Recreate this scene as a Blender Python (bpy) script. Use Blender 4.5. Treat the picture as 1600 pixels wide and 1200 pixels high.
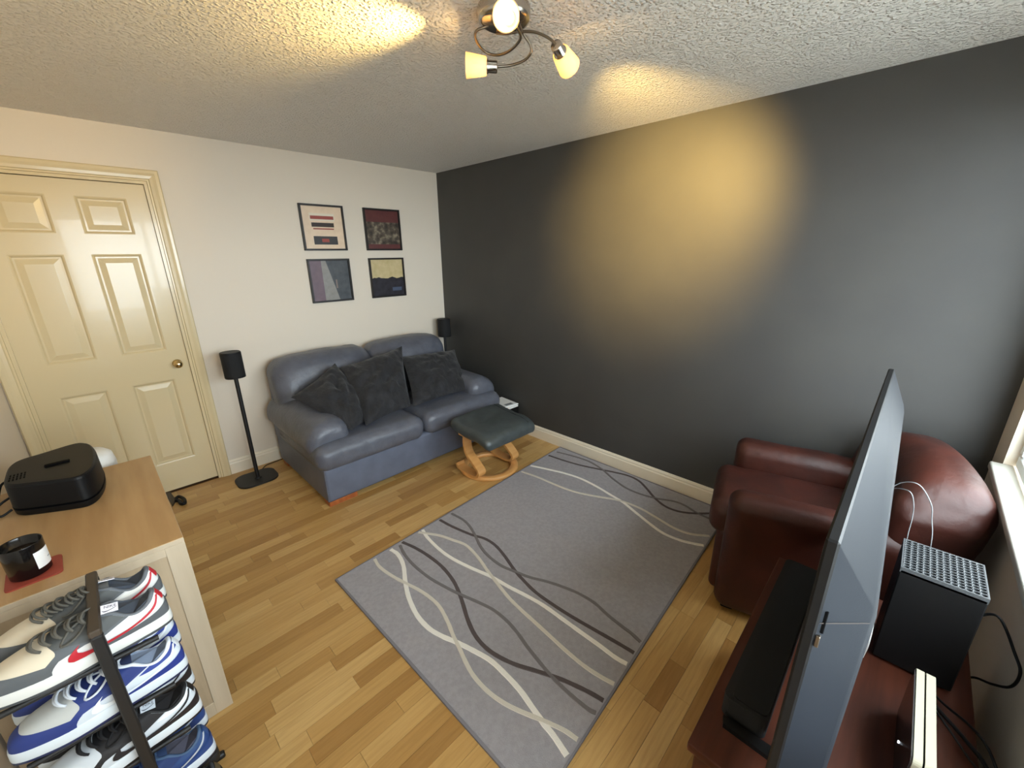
import bpy, bmesh, math, random
from mathutils import Vector, Matrix, noise
random.seed(7)
for o in list(bpy.data.objects):
    bpy.data.objects.remove(o)
S = bpy.context.scene
COL = S.collection
PI = math.pi

def lin(c):
    c = c / 255.0
    return c / 12.92 if c <= 0.04045 else ((c + 0.055) / 1.055) ** 2.4
def rgb(r, g, b):
    return (lin(r), lin(g), lin(b), 1.0)

# ------------------------------------------------------------------ camera
F_PX, YAW, PITCH, ROLL = 640.84, 0.7759, 0.3080, -0.0111
CAM = Vector((-2.548, -3.4593, 1.5671))
fw = Vector((math.cos(PITCH) * math.cos(YAW), math.cos(PITCH) * math.sin(YAW), -math.sin(PITCH)))
r0 = fw.cross(Vector((0, 0, 1))).normalized()
u0 = r0.cross(fw)
rr = math.cos(ROLL) * r0 + math.sin(ROLL) * u0
uu = -math.sin(ROLL) * r0 + math.cos(ROLL) * u0
cd = bpy.data.cameras.new('camera')
cd.sensor_fit = 'HORIZONTAL'
cd.sensor_width = 36.0
cd.lens = F_PX / 1600 * 36.0
cd.clip_start = 0.02
cam = bpy.data.objects.new('camera', cd)
COL.objects.link(cam)
M = Matrix.Identity(4)
for i in range(3):
    M[i][0] = rr[i]; M[i][1] = uu[i]; M[i][2] = -fw[i]; M[i][3] = CAM[i]
cam.matrix_world = M
S.camera = cam

# ------------------------------------------------------------------ daylight and exposure
SKY = 10.0
w = bpy.data.worlds.new('overcast_sky')
S.world = w
w.use_nodes = True
bg = w.node_tree.nodes['Background']
bg.inputs['Color'].default_value = (0.86, 0.92, 1.0, 1)
bg.inputs['Strength'].default_value = SKY
S.view_settings.view_transform = 'Standard'
S.view_settings.look = 'None'
S.view_settings.exposure = 0.92
S.view_settings.gamma = 1.0
S.view_settings.use_curve_mapping = False
S.cycles.use_denoising = True
S.cycles.max_bounces = 10
S.cycles.diffuse_bounces = 6
S.cycles.sample_clamp_indirect = 8.0
WX0, WX1, WZ0, WZ1, WY = -2.62, -0.20, 0.77, 2.05, -3.825     # window opening
pl = bpy.data.lights.new('window_portal', 'AREA')
pl.shape = 'RECTANGLE'; pl.size = WX1 - WX0; pl.size_y = WZ1 - WZ0
pl.cycles.is_portal = True
po = bpy.data.objects.new('window_portal', pl)
po.location = ((WX0 + WX1) / 2, WY - 0.23, (WZ0 + WZ1) / 2)
po.rotation_euler = (PI / 2, 0, 0)      # faces +y, into the room
COL.objects.link(po)

# ------------------------------------------------------------------ materials
def mat(name, base, rough=0.5, metal=0.0, col2=None, cscale=(8, 8, 8), cdetail=4, clo=0.35, chi=0.65,
        bump=None, bstretch=(1, 1, 1), spec=0.5, sheen=0.0, coat=0.0, emis=None, estr=0.0, world=False, vor=False):
    m = bpy.data.materials.new(name)
    m.use_nodes = True
    nt = m.node_tree
    b = nt.nodes['Principled BSDF']
    b.inputs['Base Color'].default_value = base
    b.inputs['Roughness'].default_value = rough
    b.inputs['Metallic'].default_value = metal
    b.inputs['Specular IOR Level'].default_value = spec
    b.inputs['Sheen Weight'].default_value = sheen
    b.inputs['Coat Weight'].default_value = coat
    if emis:
        b.inputs['Emission Color'].default_value = emis
        b.inputs['Emission Strength'].default_value = estr
    src = None
    if col2 or bump:
        if world:
            g = nt.nodes.new('ShaderNodeNewGeometry'); src = g.outputs['Position']
        else:
            g = nt.nodes.new('ShaderNodeTexCoord'); src = g.outputs['Object']
    if col2:
        mp = nt.nodes.new('ShaderNodeMapping'); mp.inputs['Scale'].default_value = cscale
        nz = nt.nodes.new('ShaderNodeTexNoise'); nz.inputs['Scale'].default_value = 1.0
        nz.inputs['Detail'].default_value = cdetail
        rp = nt.nodes.new('ShaderNodeValToRGB')
        rp.color_ramp.elements[0].position = clo; rp.color_ramp.elements[0].color = base
        rp.color_ramp.elements[1].position = chi; rp.color_ramp.elements[1].color = col2
        nt.links.new(src, mp.inputs['Vector']); nt.links.new(mp.outputs[0], nz.inputs['Vector'])
        nt.links.new(nz.outputs['Fac'], rp.inputs['Fac']); nt.links.new(rp.outputs['Color'], b.inputs['Base Color'])
    if bump:
        sc, st, di = bump
        mp = nt.nodes.new('ShaderNodeMapping'); mp.inputs['Scale'].default_value = [sc * k for k in bstretch]
        nz = nt.nodes.new('ShaderNodeTexVoronoi' if vor else 'ShaderNodeTexNoise')
        nz.inputs['Scale'].default_value = 1.0
        if not vor: nz.inputs['Detail'].default_value = 5
        bp = nt.nodes.new('ShaderNodeBump'); bp.inputs['Strength'].default_value = st; bp.inputs['Distance'].default_value = di
        nt.links.new(src, mp.inputs['Vector']); nt.links.new(mp.outputs[0], nz.inputs['Vector'])
        nt.links.new(nz.outputs['Distance' if vor else 'Fac'], bp.inputs['Height'])
        nt.links.new(bp.outputs['Normal'], b.inputs['Normal'])
    return m

M_ = {}
M_['wall'] = mat('cream_wall_paint', rgb(225, 214, 198), 0.75, bump=(90, 0.15, 0.002), world=True)
M_['wall_dark'] = mat('charcoal_wall_paint', rgb(64, 63, 62), 0.55, col2=rgb(68, 67, 65), cscale=(3, 3, 3), bump=(130, 0.10, 0.0015), world=True, spec=0.5)
M_['gloss'] = mat('cream_gloss_paint', rgb(212, 194, 155), 0.22, bump=(28, 0.06, 0.004), world=True, coat=0.2)
M_['skirt'] = mat('cream_skirting_paint', rgb(232, 222, 202), 0.35, bump=(40, 0.05, 0.002), world=True)
M_['upvc'] = mat('white_window_frame', rgb(235, 240, 240), 0.3)
M_['sill'] = mat('white_sill_board', rgb(228, 226, 216), 0.3, bump=(40, 0.05, 0.002), world=True)

def ceiling_mat():
    m = bpy.data.materials.new('stippled_ceiling_plaster'); m.use_nodes = True
    nt = m.node_tree; b = nt.nodes['Principled BSDF']
    b.inputs['Base Color'].default_value = rgb(236, 233, 229); b.inputs['Roughness'].default_value = 0.6
    g = nt.nodes.new('ShaderNodeNewGeometry')
    n1 = nt.nodes.new('ShaderNodeTexNoise'); n1.inputs['Scale'].default_value = 68; n1.inputs['Detail'].default_value = 3
    n1.inputs['Roughness'].default_value = 0.6; n1.inputs['Distortion'].default_value = 0.8
    v1 = nt.nodes.new('ShaderNodeTexVoronoi'); v1.inputs['Scale'].default_value = 88; v1.feature = 'SMOOTH_F1'
    mx = nt.nodes.new('ShaderNodeMath'); mx.operation = 'SUBTRACT'
    rp = nt.nodes.new('ShaderNodeValToRGB'); rp.color_ramp.elements[0].position = 0.0; rp.color_ramp.elements[1].position = 0.55
    bp = nt.nodes.new('ShaderNodeBump'); bp.inputs['Strength'].default_value = 1.0; bp.inputs['Distance'].default_value = 0.0085
    for n in (n1, v1): nt.links.new(g.outputs['Position'], n.inputs['Vector'])
    nt.links.new(n1.outputs['Fac'], mx.inputs[0]); nt.links.new(v1.outputs['Distance'], mx.inputs[1])
    nt.links.new(mx.outputs[0], rp.inputs['Fac']); nt.links.new(rp.outputs['Color'], bp.inputs['Height'])
    nt.links.new(bp.outputs['Normal'], b.inputs['Normal'])
    return m
M_['ceiling'] = ceiling_mat()

def plank_mat(name, island):
    m = bpy.data.materials.new(name); m.use_nodes = True
    nt = m.node_tree; b = nt.nodes['Principled BSDF']
    b.inputs['Roughness'].default_value = 0.42; b.inputs['Coat Weight'].default_value = 0.06; b.inputs['Coat Roughness'].default_value = 0.3
    g = nt.nodes.new('ShaderNodeNewGeometry')
    if island: rnd = g.outputs['Random Per Island']
    else: rnd = nt.nodes.new('ShaderNodeObjectInfo').outputs['Random']
    rp = nt.nodes.new('ShaderNodeValToRGB')
    cr = rp.color_ramp
    cr.elements[0].position = 0.0; cr.elements[0].color = rgb(162, 121, 66)
    cr.elements[1].position = 1.0; cr.elements[1].color = rgb(205, 169, 110)
    e = cr.elements.new(0.12); e.color = rgb(174, 133, 75)
    e = cr.elements.new(0.5); e.color = rgb(190, 151, 91)
    nt.links.new(rnd, rp.inputs['Fac'])
    # grain, offset plank by plank
    mul = nt.nodes.new('ShaderNodeMath'); mul.operation = 'MULTIPLY'; mul.inputs[1].default_value = 37.0
    nt.links.new(rnd, mul.inputs[0])
    cmb = nt.nodes.new('ShaderNodeCombineXYZ'); nt.links.new(mul.outputs[0], cmb.inputs[0]); nt.links.new(mul.outputs[0], cmb.inputs[2])
    add = nt.nodes.new('ShaderNodeVectorMath'); add.operation = 'ADD'
    nt.links.new(g.outputs['Position'], add.inputs[0]); nt.links.new(cmb.outputs[0], add.inputs[1])
    mp = nt.nodes.new('ShaderNodeMapping'); mp.inputs['Scale'].default_value = (6, 95, 6)
    nt.links.new(add.outputs[0], mp.inputs['Vector'])
    nz = nt.nodes.new('ShaderNodeTexNoise'); nz.inputs['Scale'].default_value = 1.0; nz.inputs['Detail'].default_value = 6; nz.inputs['Distortion'].default_value = 0.6
    nt.links.new(mp.outputs[0], nz.inputs['Vector'])
    r2 = nt.nodes.new('ShaderNodeValToRGB')
    r2.color_ramp.elements[0].position = 0.3; r2.color_ramp.elements[0].color = (0.80, 0.76, 0.70, 1)
    r2.color_ramp.elements[1].position = 0.62; r2.color_ramp.elements[1].color = (1, 1, 1, 1)
    nt.links.new(nz.outputs['Fac'], r2.inputs['Fac'])
    mx = nt.nodes.new('ShaderNodeMix'); mx.data_type = 'RGBA'; mx.blend_type = 'MULTIPLY'; mx.inputs['Factor'].default_value = 0.8
    nt.links.new(rp.outputs['Color'], mx.inputs[6]); nt.links.new(r2.outputs['Color'], mx.inputs[7])
    nt.links.new(mx.outputs[2], b.inputs['Base Color'])
    bp = nt.nodes.new('ShaderNodeBump'); bp.inputs['Strength'].default_value = 0.12; bp.inputs['Distance'].default_value = 0.001
    nt.links.new(nz.outputs['Fac'], bp.inputs['Height']); nt.links.new(bp.outputs['Normal'], b.inputs['Normal'])
    return m
M_['plank'] = plank_mat('oak_strip', False)
M_['plank_i'] = plank_mat('oak_strip_field', True)
M_['subfloor'] = mat('dark_joint', rgb(92, 62, 32), 0.8)

M_['sofa'] = mat('blue_grey_leather', rgb(86, 89, 99), 0.40, col2=rgb(95, 98, 109), cscale=(14, 14, 14), bump=(42, 0.45, 0.006))
M_['sofa_base'] = mat('leather_daylight_blue', rgb(92, 99, 116), 0.5, col2=rgb(100, 107, 125), cscale=(9, 9, 9), bump=(120, 0.12, 0.002))  # same leather as the cushions, with bluish daylight put into the colour
M_['velvet'] = mat('black_velvet', rgb(24, 24, 27), 0.8, col2=rgb(38, 38, 42), cscale=(16, 16, 16), bump=(17, 0.8, 0.03), bstretch=(1, .45, .7), sheen=0.12)
M_['redwood'] = mat('orange_wood_foot', rgb(176, 98, 48), 0.4, col2=rgb(150, 80, 38), cscale=(30, 6, 6))
M_['stool_leather'] = mat('dark_green_grey_leather', rgb(58, 64, 65), 0.38, col2=rgb(68, 74, 75), cscale=(20, 20, 20), bump=(80, 0.25, 0.003))
M_['beech'] = mat('honey_bent_beech', rgb(214, 160, 98), 0.35, col2=rgb(202, 146, 84), cscale=(5, 5, 60), coat=0.2)
M_['rug'] = mat('grey_rug_pile', rgb(150, 147, 151), 0.95, col2=rgb(159, 156, 160), cscale=(60, 60, 60), bump=(350, 0.5, 0.004), sheen=0.1, spec=0.1)
M_['rug_edge'] = mat('rug_bound_edge', rgb(124, 121, 126), 0.95, spec=0.1)
for k, c in dict(white=(232, 228, 220), cream=(206, 200, 188), dark=(88, 80, 80), grey=(116, 111, 112)).items():
    M_['rug_' + k] = mat(k + '_rug_pile', rgb(*c), 0.95, bump=(350, 0.5, 0.004), spec=0.1)
M_['brown_leather'] = mat('chestnut_leather', rgb(66, 29, 20), 0.46, col2=rgb(50, 22, 16), cscale=(7, 7, 7), bump=(34, 0.3, 0.006), spec=0.4)
M_['mahogany'] = mat('mahogany_veneer', rgb(76, 37, 23), 0.55, col2=rgb(62, 29, 18), cscale=(4, 40, 40), spec=0.2)
M_['black_plastic'] = mat('black_plastic', rgb(14, 14, 15), 0.5, bump=(300, 0.05, 0.0005), spec=0.25)
M_['black_gloss'] = mat('black_gloss', rgb(8, 8, 9), 0.08)
M_['tv_back'] = mat('dark_grey_tv_shell', rgb(24, 27, 32), 0.55, bump=(500, 0.15, 0.0006), spec=0.14)
M_['black_cloth'] = mat('black_speaker_cloth', rgb(20, 20, 21), 0.85, bump=(900, 0.4, 0.0008))
M_['black_metal'] = mat('black_powder_coated_metal', rgb(21, 21, 22), 0.5)
M_['grille'] = mat('grey_grille_edge', rgb(66, 68, 70), 0.5)
M_['hole'] = mat('vent_hole_black', rgb(4, 4, 5), 0.8, spec=0.08)
M_['router_white'] = mat('cream_white_plastic', rgb(158, 152, 132), 0.5, spec=0.3)
M_['router_dark'] = mat('smoke_grey_gloss_plastic', rgb(64, 60, 60), 0.18)
M_['led'] = mat('white_status_light', (1, 1, 1, 1), 0.5, emis=(0.85, 0.92, 1, 1), estr=6)
M_['oak_top'] = mat('oak_veneer_top', rgb(186, 150, 104), 0.4, col2=rgb(172, 135, 90), cscale=(24, 2.5, 8), bump=(60, 0.05, 0.001), bstretch=(1, .1, 1))
M_['oak_side'] = mat('oak_veneer_daylight_grey', rgb(184, 164, 136), 0.55, col2=rgb(168, 149, 122), cscale=(26, 26, 2), bump=(60, 0.08, 0.001), bstretch=(1, 1, .1))  # same oak as the top, with grey daylight mixed into its colour
M_['oak_edge'] = mat('pale_oak_edge', rgb(198, 182, 158), 0.5, col2=rgb(186, 170, 146), cscale=(26, 26, 2))
M_['red_coaster'] = mat('terracotta_leather', rgb(150, 62, 46), 0.6, bump=(160, 0.2, 0.001))
M_['candle_glass'] = mat('black_candle_glass', rgb(16, 14, 14), 0.16)
M_['wax'] = mat('dark_candle_wax', rgb(60, 46, 36), 0.5)
M_['paper'] = mat('white_paper', rgb(238, 238, 236), 0.7)
M_['grey_print'] = mat('grey_print', rgb(130, 132, 134), 0.7)
M_['frame'] = mat('black_picture_frame', rgb(26, 20, 18), 0.4)
M_['chrome'] = mat('brushed_chrome', rgb(190, 184, 176), 0.2, metal=1.0)
M_['nickel'] = mat('satin_nickel', rgb(140, 130, 118), 0.28, metal=1.0)
M_['brass'] = mat('polished_brass_knob', rgb(214, 190, 140), 0.14, metal=1.0)
M_['white_plastic'] = mat('white_plastic', rgb(236, 234, 228), 0.4)
M_['strap_lit_bar'] = mat('strap_and_lit_bar_brown', rgb(62, 52, 42), 0.5)  # own brown of the strap; on the rack's top bar, painted light
M_['lawn'] = mat('paving', rgb(120, 118, 112), 0.9, col2=rgb(104, 104, 98), cscale=(3, 3, 3), world=True)

def glass_mat():
    m = bpy.data.materials.new('window_glass'); m.use_nodes = True
    nt = m.node_tree; nt.nodes.remove(nt.nodes['Principled BSDF'])
    t = nt.nodes.new('ShaderNodeBsdfTransparent'); t.inputs[0].default_value = (0.96, 0.99, 0.98, 1)
    g = nt.nodes.new('ShaderNodeBsdfGlossy'); g.inputs['Roughness'].default_value = 0.02
    x = nt.nodes.new('ShaderNodeMixShader'); x.inputs[0].default_value = 0.06
    nt.links.new(t.outputs[0], x.inputs[1]); nt.links.new(g.outputs[0], x.inputs[2])
    nt.links.new(x.outputs[0], nt.nodes['Material Output'].inputs['Surface'])
    return m
M_['glass'] = glass_mat()
def shade_mat():
    m = bpy.data.materials.new('frosted_amber_glass'); m.use_nodes = True
    nt = m.node_tree; nt.nodes.remove(nt.nodes['Principled BSDF'])
    t = nt.nodes.new('ShaderNodeBsdfTranslucent'); t.inputs[0].default_value = (0.9, 0.74, 0.46, 1)
    d = nt.nodes.new('ShaderNodeBsdfDiffuse'); d.inputs[0].default_value = (0.92, 0.87, 0.76, 1)
    x = nt.nodes.new('ShaderNodeMixShader'); x.inputs[0].default_value = 0.55
    nt.links.new(t.outputs[0], x.inputs[1]); nt.links.new(d.outputs[0], x.inputs[2])
    nt.links.new(x.outputs[0], nt.nodes['Material Output'].inputs['Surface'])
    return m
M_['shade'] = shade_mat()
M_['bulb'] = mat('lit_bulb', (1, 0.8, 0.5, 1), 0.5, emis=(1.0, 0.70, 0.30, 1), estr=14)

# ------------------------------------------------------------------ mesh helpers
class MB:
    """collects geometry for one mesh"""
    def __init__(s): s.v = []; s.f = []; s.sm = []
    def add(s, vs, fs, smooth=False):
        o = len(s.v); s.v += [tuple(v) for v in vs]
        s.f += [tuple(i + o for i in f) for f in fs]; s.sm += [smooth] * len(fs)
        return s
    def box(s, x0, x1, y0, y1, z0, z1, T=None):
        vs = [Vector((x, y, z)) for z in (z0, z1) for y in (y0, y1) for x in (x0, x1)]
        if T: vs = [T @ v for v in vs]
        return s.add(vs, [(0, 2, 3, 1), (4, 5, 7, 6), (0, 1, 5, 4), (2, 6, 7, 3), (0, 4, 6, 2), (1, 3, 7, 5)])
    def cbox(s, x0, x1, y0, y1, z0, z1, c=0.003, T=None, seg=1):
        """box with bevelled edges"""
        bm = bmesh.new(); bmesh.ops.create_cube(bm, size=1)
        for v in bm.verts:
            v.co = Vector(((x0 + x1) / 2 + v.co.x * (x1 - x0), (y0 + y1) / 2 + v.co.y * (y1 - y0), (z0 + z1) / 2 + v.co.z * (z1 - z0)))
        bmesh.ops.bevel(bm, geom=list(bm.edges), offset=c, segments=seg, profile=0.5, affect='EDGES')
        return s.bm(bm, T, seg > 1)
    def bm(s, bm, T=None, smooth=False):
        bm.verts.ensure_lookup_table()
        vs = [(T @ v.co if T else v.co.copy()) for v in bm.verts]
        fs = [tuple(v.index for v in f.verts) for f in bm.faces]
        bm.verts.index_update(); bm.free()
        return s.add(vs, fs, smooth)
    def tube(s, pts, r, n=8, caps=True, smooth=True, flat=None):
        """tube along points; r number or list; flat=(a,b,up) gives an elliptical section"""
        pts = [Vector(p) for p in pts]
        rs = r if isinstance(r, (list, tuple)) else [r] * len(pts)
        rings = []; up = None
        for i, p in enumerate(pts):
            t = (pts[min(i + 1, len(pts) - 1)] - pts[max(i - 1, 0)]).normalized()
            if up is None:
                up = Vector((0, 0, 1)) if abs(t.z) < 0.9 else Vector((1, 0, 0))
            a = t.cross(up)
            if a.length < 1e-6: a = t.orthogonal()
            a.normalize(); b = a.cross(t).normalized(); up = b
            rings.append([p + rs[i] * (math.cos(2 * PI * k / n) * a + math.sin(2 * PI * k / n) * b) for k in range(n)])
        return s.rings(rings, caps, smooth)
    def rings(s, rings, caps=True, smooth=True, closed=False):
        n = len(rings[0]); vs = [v for r in rings for v in r]; fs = []
        m = len(rings)
        for i in range(m if closed else m - 1):
            j = (i + 1) % m
            for k in range(n):
                l = (k + 1) % n
                fs.append((i * n + k, i * n + l, j * n + l, j * n + k))
        s.add(vs, fs, smooth)
        if caps and not closed:
            s.add(rings[0], [tuple(range(n))[::-1]]); s.add(rings[-1], [tuple(range(n))])
        return s
    def lathe(s, prof, c=(0, 0, 0), n=28, axis=None, caps=True, smooth=True):
        """prof = [(radius, height)] about an axis through c"""
        ax = Vector(axis).normalized() if axis else Vector((0, 0, 1))
        q = Vector((0, 0, 1)).rotation_difference(ax); c = Vector(c)
        rings = [[c + q @ Vector((r * math.cos(2 * PI * k / n), r * math.sin(2 * PI * k / n), h)) for k in range(n)] for r, h in prof]
        return s.rings(rings, caps, smooth)
    def prism(s, poly, z0, z1, T=None, smooth=False):
        n = len(poly)
        vs = [Vector((x, y, z)) for z in (z0, z1) for x, y in poly]
        if T: vs = [T @ v for v in vs]
        return s.add(vs, [tuple(range(n))[::-1], tuple(range(n, 2 * n))] + [(k, (k + 1) % n, n + (k + 1) % n, n + k) for k in range(n)], smooth)
    def puff(s, c, h, r, n=(6, 6, 6), k=5, fn=None, T=None):
        """rounded box: centre c, half sizes h, corner radius r; fn deforms (local point, unit coords)"""
        def ax(hh, m):
            a = [-hh + r * i / k for i in range(k)]
            core = [-(hh - r) + 2 * (hh - r) * i / m for i in range(m + 1)]
            return a + core + [-x for x in a[::-1]]
        A = [ax(h[i], n[i]) for i in range(3)]
        idx = {}; vs = []; fs = []
        def vert(p):
            key = tuple(round(x, 6) for x in p)
            if key in idx: return idx[key]
            q = Vector([max(-(h[i] - r), min(h[i] - r, p[i])) for i in range(3)])
            d = Vector(p) - q
            v = q + r * d.normalized() if d.length > 1e-9 else Vector(p)
            if fn: v = fn(v, Vector([v[i] / h[i] for i in range(3)]))
            v = v + Vector(c)
            if T: v = T @ v
            idx[key] = len(vs); vs.append(v); return idx[key]
        for a in range(3):
            b_, c_ = (a + 1) % 3, (a + 2) % 3
            for sg in (-1, 1):
                for i in range(len(A[b_]) - 1):
                    for j in range(len(A[c_]) - 1):
                        q = []
                        for (ii, jj) in ((i, j), (i + 1, j), (i + 1, j + 1), (i, j + 1)):
                            p = [0, 0, 0]; p[a] = sg * h[a]; p[b_] = A[b_][ii]; p[c_] = A[c_][jj]; q.append(vert(p))
                        fs.append(tuple(q if sg > 0 else q[::-1]))
        return s.add(vs, fs, True)
    def build(s, name, m, parent=None, loc=None):
        me = bpy.data.meshes.new(name)
        base = Vector((0, 0, 0))
        if parent is not None and loc is None: base = Vector(parent['_o'])
        if loc is not None: base = Vector(loc)
        me.from_pydata([tuple(Vector(v) - base) for v in s.v], [], s.f)
        me.polygons.foreach_set('use_smooth', s.sm)
        me.validate(); me.update()
        me.materials.append(M_[m] if isinstance(m, str) else m)
        o = bpy.data.objects.new(name, me); COL.objects.link(o)
        if parent is not None:
            o.parent = parent
            o['_o'] = list(base)
        elif loc is not None:
            o.location = base; o['_o'] = list(base)
        else: o['_o'] = [0, 0, 0]
        return o

def tag(o, label, cat, group=None):
    o['label'] = label; o['category'] = cat
    if group: o['group'] = group
    return o
def thing(name, label, cat, loc, rz=0.0, group=None, local=False):
    o = bpy.data.objects.new(name, None); COL.objects.link(o)
    o.empty_display_size = 0.05
    o.location = loc; o.rotation_euler = (0, 0, rz)
    o['_o'] = [0, 0, 0] if local else list(loc)
    return tag(o, label, cat, group)
def struct(o):
    o['kind'] = 'structure'; return o
def smooth_path(pts, k=6):
    """Catmull-Rom through points"""
    P = [Vector(p) for p in pts]; P = [2 * P[0] - P[1]] + P + [2 * P[-1] - P[-2]]
    out = []
    for i in range(1, len(P) - 2):
        for j in range(k):
            t = j / k
            out.append(0.5 * ((2 * P[i]) + (-P[i - 1] + P[i + 1]) * t + (2 * P[i - 1] - 5 * P[i] + 4 * P[i + 1] - P[i + 2]) * t * t + (-P[i - 1] + 3 * P[i] - 3 * P[i + 1] + P[i + 2]) * t ** 3))
    out.append(P[-2]); return out
def rrect(x0, x1, y0, y1, r, k=6):
    out = []
    for cx, cy, a0 in ((x1 - r, y1 - r, 0), (x0 + r, y1 - r, PI / 2), (x0 + r, y0 + r, PI), (x1 - r, y0 + r, 1.5 * PI)):
        for i in range(k + 1):
            a = a0 + PI / 2 * i / k; out.append((cx + r * math.cos(a), cy + r * math.sin(a)))
    return out

# ------------------------------------------------------------------ room shell
H = 2.2886; XL = -2.97; YF = WY
T_ = 0.25
struct(MB().box(XL - T_, T_, YF - T_, T_, H, H + 0.15).build('ceiling', 'ceiling'))
struct(MB().box(0, T_, YF - T_, T_, -0.15, H).build('wall_right', 'wall_dark'))
struct(MB().box(XL - T_, XL, YF - T_, T_, -0.15, H).build('wall_left', 'wall'))
DX0, DX1, DZ = -2.885, -2.15, 1.985            # door leaf
b = MB(); b.box(DX1 + 0.03, 0, 0, T_, -0.15, H); b.box(XL, DX0 - 0.03, 0, T_, -0.15, H); b.box(DX0 - 0.03, DX1 + 0.03, 0, T_, DZ + 0.03, H)
b.box(DX0 - 0.03, DX1 + 0.03, 0.12, T_, -0.15, DZ + 0.03)
struct(b.build('wall_back', 'wall'))
b = MB(); b.box(XL, WX0, YF - T_, YF, -0.15, H); b.box(WX1, 0, YF - T_, YF, -0.15, H)
b.box(WX0, WX1, YF - T_, YF, -0.15, WZ0 - 0.03); b.box(WX0, WX1, YF - T_, YF, WZ1, H)
struct(b.build('wall_front', 'wall'))
fl = struct(MB().box(XL, 0, YF, 0.12, -0.15, -0.006).build('floor', 'subfloor'))
struct(MB().box(-9, 7, YF - 14, YF - T_, -0.4, -0.25).build('ground', 'lawn'))

# oak strips of the floor
SW = 0.066; GAP = 0.0009
def proj(P):
    d = Vector(P) - CAM; z = d.dot(fw)
    if z < 0.05: return None
    return 800 + F_PX * d.dot(rr) / z, 600 - F_PX * d.dot(uu) / z, z
covers = [(-1.93, -0.06, -2.88, -1.66), (-1.72, -0.0, -0.97, 0), (-2.97, -2.5, -1.93, -1.16), (-1.80, -0.2, -3.825, -3.32), (-0.75, 0, -3.825, -3.1)]
strips = []
y = -SW; row = 0
while y > YF - SW:
    x = XL - random.uniform(0, 0.35)
    while x < 0:
        L = random.choice((0.22, 0.28, 0.34, 0.4, 0.46, 0.52, 0.6))
        a, c = max(x, XL), min(x + L, 0)
        if c - a > 0.02: strips.append((a, c, max(y, YF), y + SW))
        x += L
    y -= SW; row += 1
vis, rest = [], []
for st in strips:
    a, c, y0, y1 = st
    hid = any(a >= k[0] and c <= k[1] and y0 >= k[2] and y1 <= k[3] for k in covers)
    ps = [proj((q, (y0 + y1) / 2, 0)) for q in (a, (a + c) / 2, c)]
    ins = [q for q in ps if q and -10 < q[0] < 1610 and -10 < q[1] < 1210]
    if hid or not ins: rest.append(st)
    else: vis.append((min(q[2] for q in ins), st))
vis.sort(); rest += [s for _, s in vis[300:]]; vis = vis[:300]
ub = MB().box(-0.5, 0.5, -0.5, 0.5, -1, 0)
ume = None
for k, (_, (a, c, y0, y1)) in enumerate(vis):
    if ume is None:
        o = ub.build('plank', 'plank', fl); ume = o.data
    else:
        o = bpy.data.objects.new('plank', ume); COL.objects.link(o); o.parent = fl
    o.location = ((a + c) / 2, (y0 + y1) / 2, random.uniform(-0.0004, 0))
    o.scale = (c - a - GAP, y1 - y0 - GAP, 0.006)
b = MB()
for a, c, y0, y1 in rest: b.box(a + GAP / 2, c - GAP / 2, y0 + GAP / 2, y1 - GAP / 2, -0.006, random.uniform(-0.0004, 0))
o = b.build('plank_field', 'plank_i', fl); o['kind'] = 'stuff'

# skirting boards with a stepped top
def skirting(name, axis, fixed, a, c, sgn, h=0.11, t=0.018):
    prof = [(0, 0), (t, 0), (t, h - 0.03), (t * 0.75, h - 0.022), (t * 0.75, h - 0.012), (t * 0.35, h), (0, h)]
    b = MB(); n = len(prof)
    def P(q, d, z): return (q, fixed + sgn * d, z) if axis == 'x' else (fixed + sgn * d, q, z)
    vs = [P(a, d, z) for d, z in prof] + [P(c, d, z) for d, z in prof]
    b.add(vs, [tuple(range(n)), tuple(range(2 * n - 1, n - 1, -1))] + [(k, n + k, n + (k + 1) % n, (k + 1) % n) for k in range(n)])
    return struct(b.build(name, 'skirt'))
skirting('baseboard_right', 'y', 0, YF, 0, -1)
skirting('baseboard_back', 'x', 0, -2.07, -0.018, -1)
skirting('baseboard_left', 'y', XL, YF, -0.09, 1)
skirting('baseboard_front', 'x', YF, XL + 0.018, -0.018, 1, h=0.17)

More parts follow.
